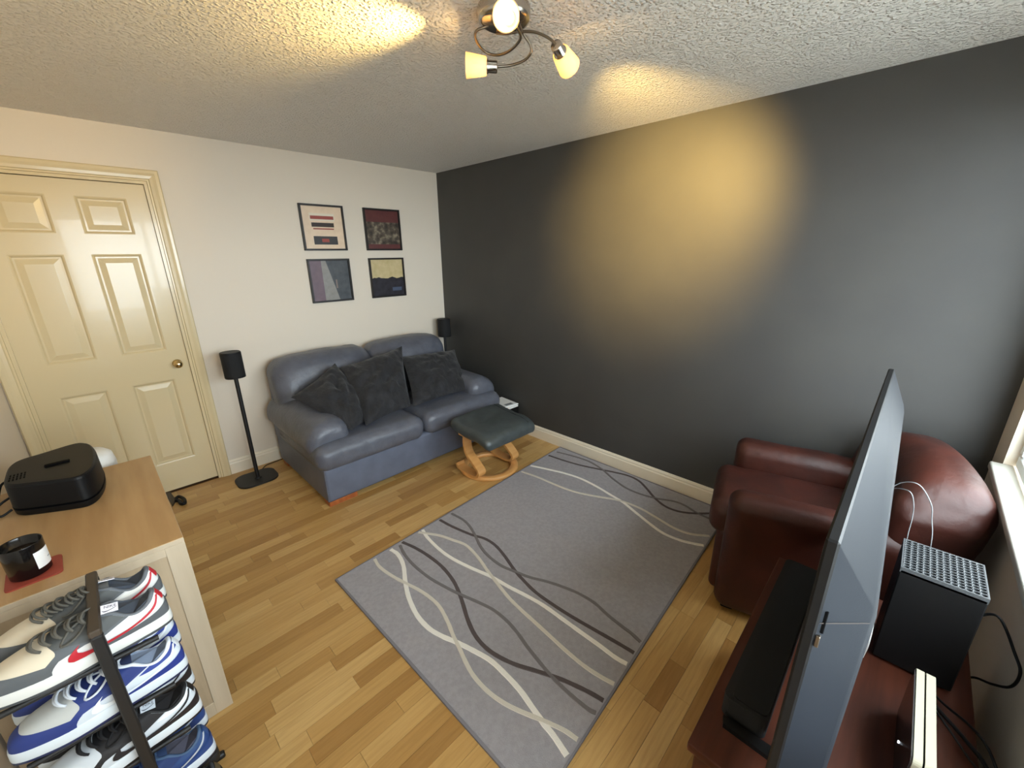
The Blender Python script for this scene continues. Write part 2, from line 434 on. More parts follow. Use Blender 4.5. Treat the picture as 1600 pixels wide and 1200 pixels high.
# ------------------------------------------------------------------ door
d = thing('door_1', '', '', ((DX0 + DX1) / 2, 0.0, 0)); struct(d); del d['category']; del d['label']
Y0, Y1 = 0.012, 0.05
cols = [(-2.786, -2.576), (-2.466, -2.246)]; rows = [(0.215, 0.79), (0.985, 1.588), (1.70, 1.90)]
xs = [DX0, cols[0][0], cols[0][1], cols[1][0], cols[1][1], DX1 - 0.001]; zs = [0.012, .215, .79, .985, 1.588, 1.70, 1.90, DZ - 0.003]
b = MB()
for i in range(0, 5, 2): b.box(xs[i], xs[i + 1], Y0, Y1, zs[0], zs[-1])
for j in range(0, 7, 2):
    for i in (1, 3): b.box(xs[i], xs[i + 1], Y0, Y1, zs[j], zs[j + 1])
leaf = b.build('leaf', 'gloss', d)
for (x0, x1) in cols:
    for (z0, z1) in rows:
        steps = [(0, Y0), (0.007, Y0 + 0.003), (0.014, Y0 + 0.011), (0.022, Y0 + 0.011), (0.05, Y0 + 0.003), (0.054, Y0 + 0.003)]
        vs = []; fs = []
        for s_, yy in steps: vs += [(x0 + s_, yy, z0 + s_), (x1 - s_, yy, z0 + s_), (x1 - s_, yy, z1 - s_), (x0 + s_, yy, z1 - s_)]
        for k in range(len(steps) - 1):
            for q in range(4): fs.append((4 * k + q, 4 * k + (q + 1) % 4, 4 * k + 4 + (q + 1) % 4, 4 * k + 4 + q))
        e = 4 * (len(steps) - 1); fs.append((e, e + 1, e + 2, e + 3))
        MB().add(vs, fs).build('panel', 'gloss', leaf)
k = MB().lathe([(0.0, 0.0), (0.026, 0.0), (0.027, 0.004), (0.012, 0.008), (0.010, 0.03), (0.020, 0.036), (0.0255, 0.047), (0.022, 0.058), (0.010, 0.064), (0.0, 0.065)], (-2.213, Y0, 0.89), 24, (0, -1, 0)).build('door_knob', 'brass', leaf)
k['label'] = 'round polished brass knob'
b = MB()
for xa, xb in ((DX1, DX1 + 0.03), (DX0 - 0.03, DX0)): b.box(xa, xb, -0.002, 0.11, 0, DZ + 0.03)
b.box(DX0, DX1, -0.002, 0.11, DZ, DZ + 0.03)
b.box(DX1 + 0.0, DX1 + 0.012, -0.006, 0.0, 0, DZ + 0.012); b.box(DX0, DX1, -0.006, 0.0, DZ, DZ + 0.012)
b.build('door_frame', 'gloss', d)
def arch(x0, x1, z0, z1, ix, iz):
    return
b = MB()
A = [(0.016, -0.002), (0.018, -0.010), (0.026, -0.010), (0.030, -0.016), (0.045, -0.018), (0.060, -0.022), (0.074, -0.022), (0.08, -0.016), (0.08, 0.0)]
def arch_path(off, yy):
    return [(DX1 + off, yy, 0), (DX1 + off, yy, DZ + off), (max(DX0 - off, XL + 0.001), yy, DZ + off), (max(DX0 - off, XL + 0.001), yy, 0)]
vs = []; fs = []
for off, yy in A: vs += arch_path(off, yy)
for k in range(len(A) - 1):
    for q in range(3): fs.append((4 * k + q, 4 * k + 4 + q, 4 * k + 5 + q, 4 * k + 1 + q))
b.add(vs, fs)
struct(b.build('trim_1', 'gloss'))

# ------------------------------------------------------------------ window
wn = thing('window_1', '', '', ((WX0 + WX1) / 2, YF - 0.05, WZ0)); struct(wn); del wn['category']; del wn['label']
b = MB(); fy0, fy1 = YF - 0.10, YF - 0.03; ft = 0.05
b.cbox(WX0, WX1, fy0, fy1, WZ0, WZ0 + ft, 0.006); b.cbox(WX0, WX1, fy0, fy1, WZ1 - ft, WZ1, 0.006)
mids = [WX0, WX0 + 0.8, WX0 + 1.6, WX1]
for i, x in enumerate(mids):
    a = x if i == 0 else (x - ft if i == 3 else x - ft / 2)
    b.cbox(a, a + ft, fy0, fy1, WZ0 + ft, WZ1 - ft, 0.006)
b.build('window_frame', 'upvc', wn)
for i in range(3):
    a, c = mids[i] + (ft if i == 0 else ft / 2), mids[i + 1] - (ft if i == 2 else ft / 2)
    MB().box(a, c, YF - 0.07, YF - 0.064, WZ0 + ft, WZ1 - ft).build('pane', 'glass', wn)
MB().cbox(WX0 - 0.02, WX1 + 0.0, YF - 0.03, -3.79, WZ0 - 0.03, WZ0, 0.006, seg=2).build('window_sill', 'sill', wn)

# ------------------------------------------------------------------ sofa
def nz(v, sc, amp, seed=0.0):
    return amp * noise.noise(Vector(v) * sc + Vector((seed, seed * 1.7, -seed)))
sofa = thing('sofa', 'blue-grey leather two-seater sofa against the cream wall', 'sofa', (-1.0, -0.55, 0))
SX0, SX1 = -1.745, -0.235
MB().puff(((SX0 + SX1) / 2, -0.545, 0.158), ((SX1 - SX0) / 2, 0.455, 0.124), 0.022, (20, 10, 3), 3, lambda v, u: v + Vector((0, nz(v, 3, 0.008), 0))).build('base', 'sofa_base', sofa)
for s_ in (SX0 + 0.06, SX1 - 0.06):
    MB().puff((s_, -0.50, 0.34), (0.06, 0.44, 0.12), 0.03, (2, 8, 3), 3).build('side_panel', 'sofa_base', sofa)
def seat_fn(seed):
    def f(v, u):
        q = v.copy()
        q.z += 0.018 * (1 - u.x ** 2) * (1 - u.y ** 2) * (1 if u.z > 0 else 0.0)
        q.z -= 0.02 * max(0, u.y) * (1 if u.z > 0 else 0)            # dips to the back
        q += Vector((0, 0, nz(v, 9, 0.004, seed) + nz(v, 28, 0.0018, seed)))
        if u.y < -0.7: q.y += nz(v, 14, 0.006, seed + 3)
        return q
    return f
XM = -0.985
for i, (a, c) in enumerate(((SX0 - 0.035, XM - 0.003), (XM + 0.003, SX1 + 0.035))):
    MB().puff(((a + c) / 2, -0.66, 0.345), ((c - a) / 2, 0.385, 0.088), 0.075, (16, 12, 3), 6, seat_fn(i * 5.0)).build('seat_cushion', 'sofa', sofa)
for i, (a, c, sg) in enumerate(((SX0 - 0.05, SX0 + 0.235, -1), (SX1 - 0.235, SX1 + 0.05, 1))):
    def arm_fn(v, u, sg=sg, i=i):
        q = v.copy()
        q.z += 0.02 * (1 - u.x ** 2) * (u.z > 0) + 0.008 * u.y
        if u.x * sg > 0.2: q.z -= 0.05 * (u.x * sg - 0.2)
        q.z -= 0.025 * max(0, -u.y - 0.6)
        q += Vector((nz(v, 8, 0.006, i + 2), 0, nz(v, 9, 0.006, i) + nz(v, 26, 0.002, i)))
        return q
    MB().puff(((a + c) / 2, -0.53, 0.470), ((c - a) / 2, 0.435, 0.085), 0.08, (6, 14, 2), 6, arm_fn).build('armrest', 'sofa', sofa)
for i, (a, c) in enumerate(((SX0 - 0.0, XM + 0.005), (XM - 0.005, SX1 - 0.0))):
    def back_fn(v, u, i=i):
        q = v.copy()
        q.y += 0.07 * u.z                                       # leans back
        q.z += 0.022 * (1 - u.x ** 2) * (u.z > 0.2)
        q.y -= 0.03 * (1 - u.x ** 2) * (1 - (u.z - 0.1) ** 2) * (u.y < 0)
        e = u.x * (-1 if i == 0 else 1)
        q.z -= 0.05 * max(0, e - 0.55) * (u.z > 0)
        q += Vector((0, nz(v, 7, 0.012, i + 9), nz(v, 8, 0.008, i + 4) + nz(v, 25, 0.002, i)))
        return q
    MB().puff(((a + c) / 2, -0.24, 0.615), ((c - a) / 2, 0.125, 0.23), 0.095, (14, 3, 8), 6, back_fn).build('back_cushion', 'sofa', sofa)
MB().puff(((SX0 + SX1) / 2, -0.10, 0.45), ((SX1 - SX0) / 2 - 0.02, 0.045, 0.30), 0.03, (12, 2, 6), 3).build('backrest', 'sofa_base', sofa)
for x in (SX0 + 0.01, SX1 - 0.20):
    for y in (-0.99, -0.2):
        MB().cbox(x, x + 0.19, y, y + 0.09, 0, 0.034, 0.004).build('foot', 'redwood', sofa)

for x in (SX0 + 0.006, SX1 - 0.006):
    MB().tube([(x, -0.994, 0.045), (x, -0.996, 0.15), (x, -0.994, 0.27)], 0.005, 8).build('piping', 'sofa', sofa)

# velvet cushions, each given by its four corners
def pillow(name, label, c4, thick, seed, out):
    A, B, C, D = [Vector(p) for p in c4]     # around
    n = (C - A).cross(D - B).normalized()
    if n.dot(Vector(out)) < 0: n = -n
    N = 26; b = MB()
    for sg in (1, -1):
        vs = []; fs = []
        for j in range(N + 1):
            for i in range(N + 1):
                u = i / N; v = j / N
                pu, pv = 2 * u - 1, 2 * v - 1
                # sides draw in between the corners
                uu_ = 0.5 + 0.5 * pu * (1 - 0.06 * (1 - pv * pv)); vv_ = 0.5 + 0.5 * pv * (1 - 0.06 * (1 - pu * pu))
                P = A * (1 - uu_) * (1 - vv_) + B * uu_ * (1 - vv_) + C * uu_ * vv_ + D * (1 - uu_) * vv_
                e = max(0, (1 - abs(pu) ** 2.4)) ** 0.55 * max(0, (1 - abs(pv) ** 2.4)) ** 0.55
                w_ = nz(P, 7, 0.25, seed) + nz(P, 18, 0.20, seed) - 0.35 * max(0, 1 - 9 * abs(nz(P, 5.5, 1, seed + 3))) * (1 - 0.5 * abs(pu)) + 0.12 * math.sin(9 * (pu * 0.8 + pv) + 3 * nz(P, 5, 1, seed) + seed)
                th = thick * e * (1 + (w_ if sg > 0 else 0))
                vs.append(P + n * (th if sg > 0 else -0.45 * th))
        for j in range(N):
            for i in range(N):
                q = (j * (N + 1) + i, j * (N + 1) + i + 1, (j + 1) * (N + 1) + i + 1, (j + 1) * (N + 1) + i)
                fs.append(q if sg > 0 else q[::-1])
        b.add(vs, fs, True)
    cen = (A + B + C + D) / 4
    return tag(b.build(name, 'velvet', None, cen), label, 'cushion', 'black velvet cushions on the sofa')
OUT = (-0.3, -0.8, 0.6)
pillow('cushion', 'black velvet cushion slumped over the left armrest of the sofa', [(-1.73, -0.57, 0.66), (-1.35, -0.43, 0.80), (-1.25, -0.82, 0.45), (-1.52, -0.97, 0.47)], 0.085, 1.0, OUT)
pillow('cushion', 'black velvet cushion in the middle of the sofa, highest peak of the three', [(-1.34, -0.50, 0.78), (-0.80, -0.47, 0.845), (-1.0, -0.86, 0.47), (-1.41, -0.95, 0.46)], 0.09, 4.0, OUT)
pillow('cushion', 'black velvet cushion nearest the charcoal wall on the sofa', [(-0.80, -0.44, 0.75), (-0.235, -0.44, 0.715), (-0.41, -0.86, 0.46), (-1.0, -0.90, 0.475)], 0.075, 8.0, OUT)

# ------------------------------------------------------------------ speakers on stands
def speaker_set(x, y, l_stand, l_spk, bw=0.135):
    st = thing('speaker_stand', l_stand, 'stand', (x, y, 0), group='speaker stands flanking the sofa')
    ol = rrect(x - bw, x + min(0.125, bw), y - 0.105, y + 0.125, 0.075, 8)
    MB().prism(ol, 0, 0.012).build('base', 'black_metal', st)
    MB().lathe([(0.013, 0.012), (0.013, 0.785)], (x, y, 0), 14).build('pole', 'black_metal', st)
    MB().lathe([(0.024, 0.012), (0.022, 0.02)], (x, y, 0), 16).build('collar', 'black_metal', st)
    sp = thing('speaker', l_spk, 'speaker', (x, y, 0.785), group='speakers on stands')
    ol = rrect(x - 0.06, x + 0.06, y - 0.06, y + 0.06, 0.052, 8)
    MB().prism(ol, 0.785, 0.795, smooth=False).build('bottom_ring', 'black_plastic', sp)
    MB().prism(ol, 0.795, 0.952).build('grille', 'black_cloth', sp)
    b = MB(); b.prism(ol, 0.952, 0.957); b.prism([(x + (a - x) * .95, y + (c - y) * .95) for a, c in ol], 0.957, 0.9605)
    b.build('top_panel', 'black_plastic', sp)
speaker_set(-1.952, -0.238, 'black metal speaker stand on the oak floor beside the door', 'black rounded speaker on the stand between door and sofa')
speaker_set(-0.115, -0.135, 'black metal speaker stand in the corner behind the sofa', 'black rounded speaker in the corner by the charcoal wall', 0.09)
tag(MB().tube(smooth_path([(-1.90, -0.12, 0.004), (-1.85, -0.06, 0.004), (-1.80, -0.05, 0.004), (-1.72, -0.04, 0.004)]), 0.003, 6).build('power_cable', 'black_plastic', None, (-1.90, -0.12, 0)), 'thin black cable on the floor from speaker stand to sofa', 'cable')

# papers and box in the gap by the charcoal wall
bx = thing('magazine_box', 'black open box in the gap between sofa and charcoal wall', 'box', (-0.105, -0.94, 0))
b = MB(); x0, x1, y0, y1 = -0.19, -0.022, -1.06, -0.80
b.box(x0, x1, y0, y1, 0, 0.01); b.box(x0, x0 + .008, y0, y1, .01, .25); b.box(x1 - .008, x1, y0, y1, .01, .25); b.box(x0 + .008, x1 - .008, y0, y0 + .008, .01, .25); b.box(x0 + .008, x1 - .008, y1 - .008, y1, .01, .25)
b.build('body', 'black_plastic', bx)
for i, (dz, rz) in enumerate(((0.25, 0.0), (0.262, 0.12), (0.274, -0.1))):
    T = Matrix.Translation((-0.10, -0.95, dz)) @ Matrix.Rotation(rz, 4, 'Z')
    b = MB().cbox(-0.075, 0.07, -0.115, 0.115, 0, 0.011, 0.002, T)
    o = b.build('magazine', 'paper', None, (-0.10, -0.95, dz))
    tag(o, ['white magazine at the bottom of the pile beside the sofa', 'white magazine in the middle of the pile beside the sofa', 'white magazine on top of the pile beside the sofa'][i], 'magazine', 'magazines beside the sofa')
    if i == 2: MB().box(-0.05, 0.03, -0.10, -0.06, 0.0112, 0.0116, T).build('print', 'grey_print', o)

# ------------------------------------------------------------------ footstool
fs_ = thing('footstool', 'dark leather footstool on bent beech legs in front of the sofa', 'footstool', (-0.67, -1.345, 0))
b = MB(); N = 48; R0, R1 = 0.165, 0.222
prof = [(R0, 0.004), (R0 + 0.004, 0), (R1 - 0.004, 0), (R1, 0.004), (R1, 0.022), (R1 - 0.005, 0.027), (R0 + 0.005, 0.027), (R0, 0.022)]
b.rings([[Vector((-0.66 + r * math.cos(2 * PI * k / N), -1.35 + r * math.sin(2 * PI * k / N), z)) for r, z in prof] for k in range(N)], caps=False, closed=True)
b.build('ring_base', 'beech', fs_)
def strip(path, width_axis, hw, t):
    """bent plywood strip"""
    P = smooth_path(path, 6); wv = Vector(width_axis)
    rings = []
    for i, p in enumerate(P):
        tg = (P[min(i + 1, len(P) - 1)] - P[max(i - 1, 0)]).normalized(); n = tg.cross(wv).normalized()
        rings.append([p + wv * hw + n * t, p - wv * hw + n * t, p - wv * hw - n * t, p + wv * hw - n * t])
    return MB().rings(rings, True, False)
for x in (-0.845, -0.50):
    path = [(x, -1.33, 0.335), (x, -1.325, 0.26), (x, -1.345, 0.19), (x, -1.42, 0.13), (x, -1.47, 0.085), (x, -1.455, 0.045), (x, -1.40, 0.030), (x, -1.30, 0.031), (x, -1.24, 0.045), (x, -1.225, 0.075)]
    strip(path, (1, 0, 0), 0.034, 0.009).build('leg', 'beech', fs_)
def stool_fn(v, u):
    q = v.copy()
    q.z += 0.006 * u.y - 0.055 * max(0, -u.y - 0.15) ** 2 / 0.72 + 0.012 * (1 - u.x ** 2) * (u.z > 0)
    q.z -= 0.012 * math.cos(2.4 * u.y)
    q += Vector((0, 0, nz(v, 12, 0.004, 2) + nz(v, 30, 0.002)))
    return q
seat = MB().puff((-0.650, -1.40, 0.372), (0.25, 0.21, 0.042), 0.04, (12, 10, 1), 5, stool_fn).build('seat_cushion', 'stool_leather', fs_)
b = MB()
seam = [(-0.47, -1.40 + 0.21 * t * 0.97, 0) for t in (-0.9, -0.6, -0.3, 0, 0.3, 0.6, 0.9)]
pts = []
for x, y, _ in seam:
    v = Vector((x + 0.650, y + 1.40, 0.042)); q = stool_fn(v, Vector((v.x / 0.25, v.y / 0.21, 1))); pts.append((x, y, q.z + 0.372 - 0.0005))
b.tube(smooth_path(pts, 4), 0.0022, 6); b.build('seam', 'black_plastic', seat)
MB().cbox(-0.88, -0.465, -1.40, -1.27, 0.318, 0.338, 0.004).build('seat_plate', 'beech', fs_)

# ------------------------------------------------------------------ rug
RUG = [(-1.985, -1.640), (-0.030, -1.548), (-0.030, -2.880), (-1.955, -2.968)]
rug = thing('rug', 'grey rug with wavy white and brown lines on the oak floor', 'rug', (-1.0, -2.26, 0))
b = MB(); N = 40
def rp(u, v):
    A, B, C, D = [Vector((x, y, 0)) for x, y in RUG]
    return A * (1 - u) * (1 - v) + B * u * (1 - v) + C * u * v + D * (1 - u) * v
vs = []; fs = []
for j in range(N + 1):
    for i in range(N + 1):
        p = rp(i / N, j / N); p.z = 0.009 + nz(p, 2.0, 0.0012); vs.append(p)
for j in range(N):
    for i in range(N): fs.append((j * (N + 1) + i, (j + 1) * (N + 1) + i, (j + 1) * (N + 1) + i + 1, j * (N + 1) + i + 1))
b.add(vs, fs, True)
b.build('pile', 'rug', rug)
edge = [rp(i / 30, 0) for i in range(30)] + [rp(1, i / 20) for i in range(20)] + [rp(1 - i / 30, 1) for i in range(30)] + [rp(0, 1 - i / 20) for i in range(20)]
b = MB(); cen = rp(.5, .5); rings = []
for p in edge:
    d_ = (cen - p); dx = Vector((math.copysign(1, d_.x), 0, 0)); dy = Vector((0, math.copysign(1, d_.y), 0))
    inn = p + (d_.normalized() * 0.010)
    rings.append([Vector((p.x, p.y, 0.0)), Vector((p.x, p.y, 0.010)), Vector((inn.x, inn.y, 0.0118)), Vector((inn.x, inn.y, 0.0))])
b.rings(rings, False, False, True); b.build('bound_edge', 'rug_edge', rug)
LINES = [
 ('white', .0095, [(-1.675,-1.647),(-1.669,-1.713),(-1.693,-1.805),(-1.746,-1.909),(-1.789,-2.009),(-1.818,-2.122),(-1.821,-2.219),(-1.804,-2.294),(-1.777,-2.368),(-1.754,-2.445),(-1.736,-2.522),(-1.734,-2.596),(-1.739,-2.687),(-1.754,-2.767),(-1.765,-2.826),(-1.772,-2.879),(-1.787,-2.945)]),
 ('cream', .0075, [(-1.775,-1.652),(-1.785,-1.722),(-1.775,-1.814),(-1.753,-1.915),(-1.731,-2.0),(-1.719,-2.083),(-1.72,-2.16),(-1.743,-2.251),(-1.773,-2.336),(-1.788,-2.391),(-1.81,-2.461),(-1.824,-2.525),(-1.826,-2.604),(-1.814,-2.678),(-1.794,-2.739),(-1.771,-2.794),(-1.749,-2.849),(-1.733,-2.895),(-1.725,-2.942)]),
 ('dark', .008, [(-1.598,-1.64),(-1.574,-1.736),(-1.56,-1.843),(-1.558,-1.961),(-1.576,-2.075),(-1.607,-2.165),(-1.639,-2.235),(-1.673,-2.305),(-1.701,-2.383),(-1.711,-2.454),(-1.705,-2.521),(-1.681,-2.603),(-1.643,-2.683),(-1.603,-2.77),(-1.579,-2.84),(-1.565,-2.89),(-1.556,-2.936)]),
 ('grey', .007, [(-1.622,-1.654),(-1.644,-1.74),(-1.654,-1.846),(-1.649,-1.972),(-1.63,-2.081),(-1.607,-2.176),(-1.581,-2.262),(-1.56,-2.35),(-1.558,-2.435),(-1.569,-2.511),(-1.589,-2.591),(-1.603,-2.661),(-1.615,-2.727),(-1.621,-2.796),(-1.622,-2.858),(-1.619,-2.914),(-1.611,-2.94)]),
 ('white', .0085, [(-1.456,-1.632),(-1.476,-1.709),(-1.488,-1.842),(-1.483,-1.954),(-1.458,-2.079),(-1.429,-2.191),(-1.413,-2.308),(-1.396,-2.399),(-1.382,-2.503),(-1.38,-2.611),(-1.379,-2.71),(-1.377,-2.803),(-1.378,-2.879),(-1.371,-2.927)]),
 ('cream', .0075, [(-1.486,-1.634),(-1.461,-1.674),(-1.418,-1.746),(-1.389,-1.834),(-1.365,-1.924),(-1.382,-2.045),(-1.413,-2.154),(-1.438,-2.258),(-1.46,-2.354),(-1.47,-2.433),(-1.478,-2.538),(-1.486,-2.635),(-1.493,-2.725),(-1.495,-2.806),(-1.488,-2.875),(-1.476,-2.932)]),
 ('dark', .0075, [(-1.328,-1.627),(-1.315,-1.738),(-1.285,-1.876),(-1.255,-1.958),(-1.252,-2.044),(-1.276,-2.142),(-1.312,-2.247),(-1.33,-2.32),(-1.348,-2.425),(-1.348,-2.539),(-1.341,-2.641),(-1.33,-2.732),(-1.319,-2.819),(-1.311,-2.889),(-1.308,-2.924)]),
 ('grey', .007, [(-1.238,-1.626),(-1.229,-1.734),(-1.243,-1.814),(-1.277,-1.902),(-1.316,-1.992),(-1.336,-2.079),(-1.339,-2.176),(-1.321,-2.256),(-1.296,-2.343),(-1.261,-2.419),(-1.233,-2.497),(-1.213,-2.578),(-1.207,-2.665),(-1.222,-2.745),(-1.23,-2.817),(-1.234,-2.871),(-1.245,-2.920)]),
 ('white', .008, [(-0.441,-1.583),(-0.398,-1.702),(-0.355,-1.845),(-0.336,-1.975),(-0.348,-2.119),(-0.371,-2.239),(-0.393,-2.352),(-0.439,-2.471),(-0.481,-2.581),(-0.509,-2.677),(-0.503,-2.768),(-0.48,-2.834),(-0.456,-2.884)]),
 ('cream', .007, [(-0.554,-1.593),(-0.533,-1.739),(-0.525,-1.905),(-0.505,-2.05),(-0.459,-2.17),(-0.406,-2.281),(-0.381,-2.364),(-0.377,-2.475),(-0.399,-2.592),(-0.42,-2.701),(-0.408,-2.79),(-0.352,-2.878)]),
 ('dark', .007, [(-0.217,-1.579),(-0.2,-1.728),(-0.174,-1.861),(-0.129,-1.999),(-0.089,-2.112),(-0.066,-2.208),(-0.081,-2.3),(-0.139,-2.39),(-0.207,-2.482),(-0.246,-2.572),(-0.238,-2.656),(-0.189,-2.736),(-0.109,-2.82),(-0.08,-2.868)]),
 ('grey', .0065, [(-0.125,-1.589),(-0.092,-1.726),(-0.079,-1.87),(-0.115,-2.014),(-0.178,-2.143),(-0.224,-2.276),(-0.224,-2.395),(-0.195,-2.495),(-0.153,-2.584),(-0.15,-2.653),(-0.175,-2.73),(-0.185,-2.799),(-0.181,-2.865)]),
]
for k, (c, hw, pts) in enumerate(LINES):
    P = smooth_path([(x, y, 0) for x, y in pts], 8)
    vs = []; fs = []
    for i, p in enumerate(P):
        t = (P[min(i + 1, len(P) - 1)] - P[max(i - 1, 0)]).normalized(); n = Vector((-t.y, t.x, 0))
        zt = 0.0115 + k * 0.0001
        a_ = hw * 1.18 * (1 + 0.12 * nz(p, 40, 1, k))
        for off, z in ((1, 0.0085), (0.8, zt), (-0.8, zt), (-1, 0.0085)):
            q = p + n * a_ * off; vs.append((q.x, q.y, z + nz(p, 2.0, 0.0012)))
    for i in range(len(P) - 1):
        for j in range(3): fs.append((4 * i + j, 4 * i + 4 + j, 4 * i + 5 + j, 4 * i + 1 + j))
    MB().add(vs, fs).build('wavy_line', 'rug_' + c, rug)

# ------------------------------------------------------------------ armchair (local: x right along its front, y to its back)
ac = thing('armchair', 'brown leather armchair in the corner beside the window', 'armchair', (-0.535, -2.985, 0), 0.0, local=True)
e1 = Vector((0.970, 0.242, 0)).normalized()
ac.rotation_euler = (0, 0, math.atan2(e1.y, e1.x))       # local -y is the back direction
def Lc(x, d, z): return (x, -d, z)
W2 = 0.34
b = MB().puff(Lc(0, 0.345, 0.19), (0.222, 0.375, 0.17), 0.03, (8, 8, 3), 3); b.build('base', 'brown_leather', ac)
def chair_seat(v, u):
    q = v.copy(); q.z += 0.02 * (1 - u.x ** 2) * (u.z > 0); q.z += nz(v, 10, 0.004); return q
MB().puff(Lc(0, 0.295, 0.40), (0.225, 0.365, 0.085), 0.06, (8, 10, 2), 5, chair_seat).build('seat_cushion', 'brown_leather', ac)
for sg in (-1, 1):
    def arm2(v, u, sg=sg):
        q = v.copy(); q.z += 0.012 * (1 - u.x ** 2) * (u.z > 0) + 0.0 * u.y
        q.x += sg * 0.02 * max(0, u.z)
        q.z -= 0.02 * max(0, -u.y) * (u.z > 0)
        q += Vector((nz(v, 8, 0.004, sg), 0, nz(v, 8, 0.005, sg))); return q
    MB().puff(Lc(sg * 0.268, 0.355, 0.307), (0.075, 0.355, 0.288), 0.055, (3, 10, 8), 5, arm2).build('armrest', 'brown_leather', ac)
def back2(v, u):
    q = v.copy()
    q.y -= 0.03 * u.z
    q.z -= 0.11 * abs(u.x) ** 2.8 * (u.z > 0) * u.z
    q.y += 0.08 * abs(u.x) ** 2 * (u.y > 0)
    q += Vector((0, nz(v, 6, 0.006), nz(v, 7, 0.006)))
    if u.x < -0.6 and u.z > 0.2: q.x += nz(v * 3, 10, 0.006)
    return q
MB().puff(Lc(0, 0.640, 0.545), (0.345, 0.115, 0.29), 0.105, (12, 3, 8), 6, back2).build('backrest', 'brown_leather', ac)
for sx in (-1, 1):
    for dd in (0.06, 0.66):
        MB().cbox(sx * 0.27 - 0.025, sx * 0.27 + 0.025, -dd - 0.025, -dd + 0.025, 0, 0.024, 0.004).build('foot', 'black_plastic', ac)

# ------------------------------------------------------------------ television unit and what stands on it
UX0, UX1, UY0, UY1, UZ = -1.815, -0.985, -3.76, -3.288, 0.50
tu = thing('television_unit', 'reddish-brown wooden television unit under the window', 'cabinet', ((UX0 + UX1) / 2, (UY0 + UY1) / 2, 0))
MB().cbox(UX0, UX1, UY0, UY1, UZ - 0.025, UZ, 0.004, seg=2).build('top', 'mahogany', tu)
for a in (UX0 + 0.012, UX1 - 0.034): MB().cbox(a, a + 0.022, UY0 + 0.01, UY1 - 0.015, 0, UZ - 0.025, 0.002).build('side_panel', 'mahogany', tu)
MB().box(UX0 + 0.034, UX1 - 0.034, UY0 + 0.02, UY1 - 0.03, 0.25, 0.27).build('shelf', 'mahogany', tu)
MB().box(UX0 + 0.034, UX1 - 0.034, UY0 + 0.02, UY1 - 0.03, 0.03, 0.05).build('floor_panel', 'mahogany', tu)
MB().box(UX0 + 0.034, UX1 - 0.034, UY0 + 0.01, UY0 + 0.02, 0.0, UZ - 0.025).build('back_panel', 'mahogany', tu)

tv = thing('television', 'large black flat television standing on the reddish-brown unit', 'television', (-1.36, -3.45, UZ))
TX0, TX1, TZ0, TZ1, TYF, TYB = -1.928, -0.782, 0.555, 1.20, -3.436, -3.452
MB().cbox(TX0, TX1, TYB, TYF, TZ0, TZ1, 0.003).build('bezel', 'black_plastic', tv)
MB().box(TX0 + 0.01, TX1 - 0.01, TYF - 0.0005, TYF + 0.0006, TZ0 + 0.02, TZ1 - 0.01).build('screen', 'black_gloss', tv)
b = MB()
fr = [(TX0 + 0.004, TYB, TZ0 + 0.01), (TX1 - 0.004, TYB, TZ0 + 0.01), (TX1 - 0.004, TYB, TZ1 - 0.006), (TX0 + 0.004, TYB, TZ1 - 0.006)]
md = [(TX0 + 0.035, -3.502, TZ0 + 0.06), (TX1 - 0.04, -3.494, TZ0 + 0.06), (TX1 - 0.04, -3.494, 1.10), (TX0 + 0.035, -3.502, 1.10)]
bk = [(TX0 + 0.05, -3.508, TZ0 + 0.08), (TX1 - 0.06, -3.50, TZ0 + 0.08), (TX1 - 0.06, -3.50, 1.08), (TX0 + 0.05, -3.508, 1.08)]
b.add(fr + md + bk, [(0, 1, 5, 4), (1, 2, 6, 5), (2, 3, 7, 6), (3, 0, 4, 7), (4, 5, 9, 8), (5, 6, 10, 9), (6, 7, 11, 10), (7, 4, 8, 11), (8, 9, 10, 11)], True)
sh = b.build('rear_shell', 'tv_back', tv)
MB().cbox(TX0 + 0.006, TX0 + 0.014, TYB - 0.0075, TYB - 0.001, 1.045, 1.085, 0.001).build('side_port', 'hole', sh)
MB().cbox(TX0 + 0.001, TX0 + 0.010, TYB - 0.006, TYB - 0.0005, 1.022, 1.042, 0.001).build('corner_clip', 'nickel', sh)
MB().add([(TX0 + 0.0035, TYB - 0.001, 1.062), (TX0 + 0.0345, -3.5025, 1.075), (TX0 + 0.0345, -3.5025, 1.077), (TX0 + 0.0035, TYB - 0.001, 1.064)], [(0, 1, 2, 3)]).build('seam', 'router_dark', sh)
for x in (-1.715, -1.03):
    b = MB()
    b.prism([(x - 0.012, -3.335), (x + 0.010, -3.328), (x + 0.014, -3.44), (x - 0.014, -3.44)], UZ, UZ + 0.012)
    b.prism([(x - 0.012, -3.56), (x + 0.012, -3.56), (x + 0.014, -3.44), (x - 0.014, -3.44)], UZ, UZ + 0.012)
    b.cbox(x - 0.014, x + 0.014, -3.47, -3.44, UZ + 0.01, TZ0 + 0.03, 0.002)
    b.build('stand_foot', 'black_plastic', tv)
sbx = thing('soundbar', 'long black fabric soundbar in front of the television', 'soundbar', (-1.37, -3.36, UZ))
MB().prism(rrect(-1.695, -1.06, -3.412, -3.318, 0.016, 5), UZ, UZ + 0.058).build('body', 'black_cloth', sbx)
MB().prism(rrect(-1.685, -1.07, -3.408, -3.335, 0.012, 5), UZ + 0.058, UZ + 0.061).build('top_panel', 'black_plastic', sbx)

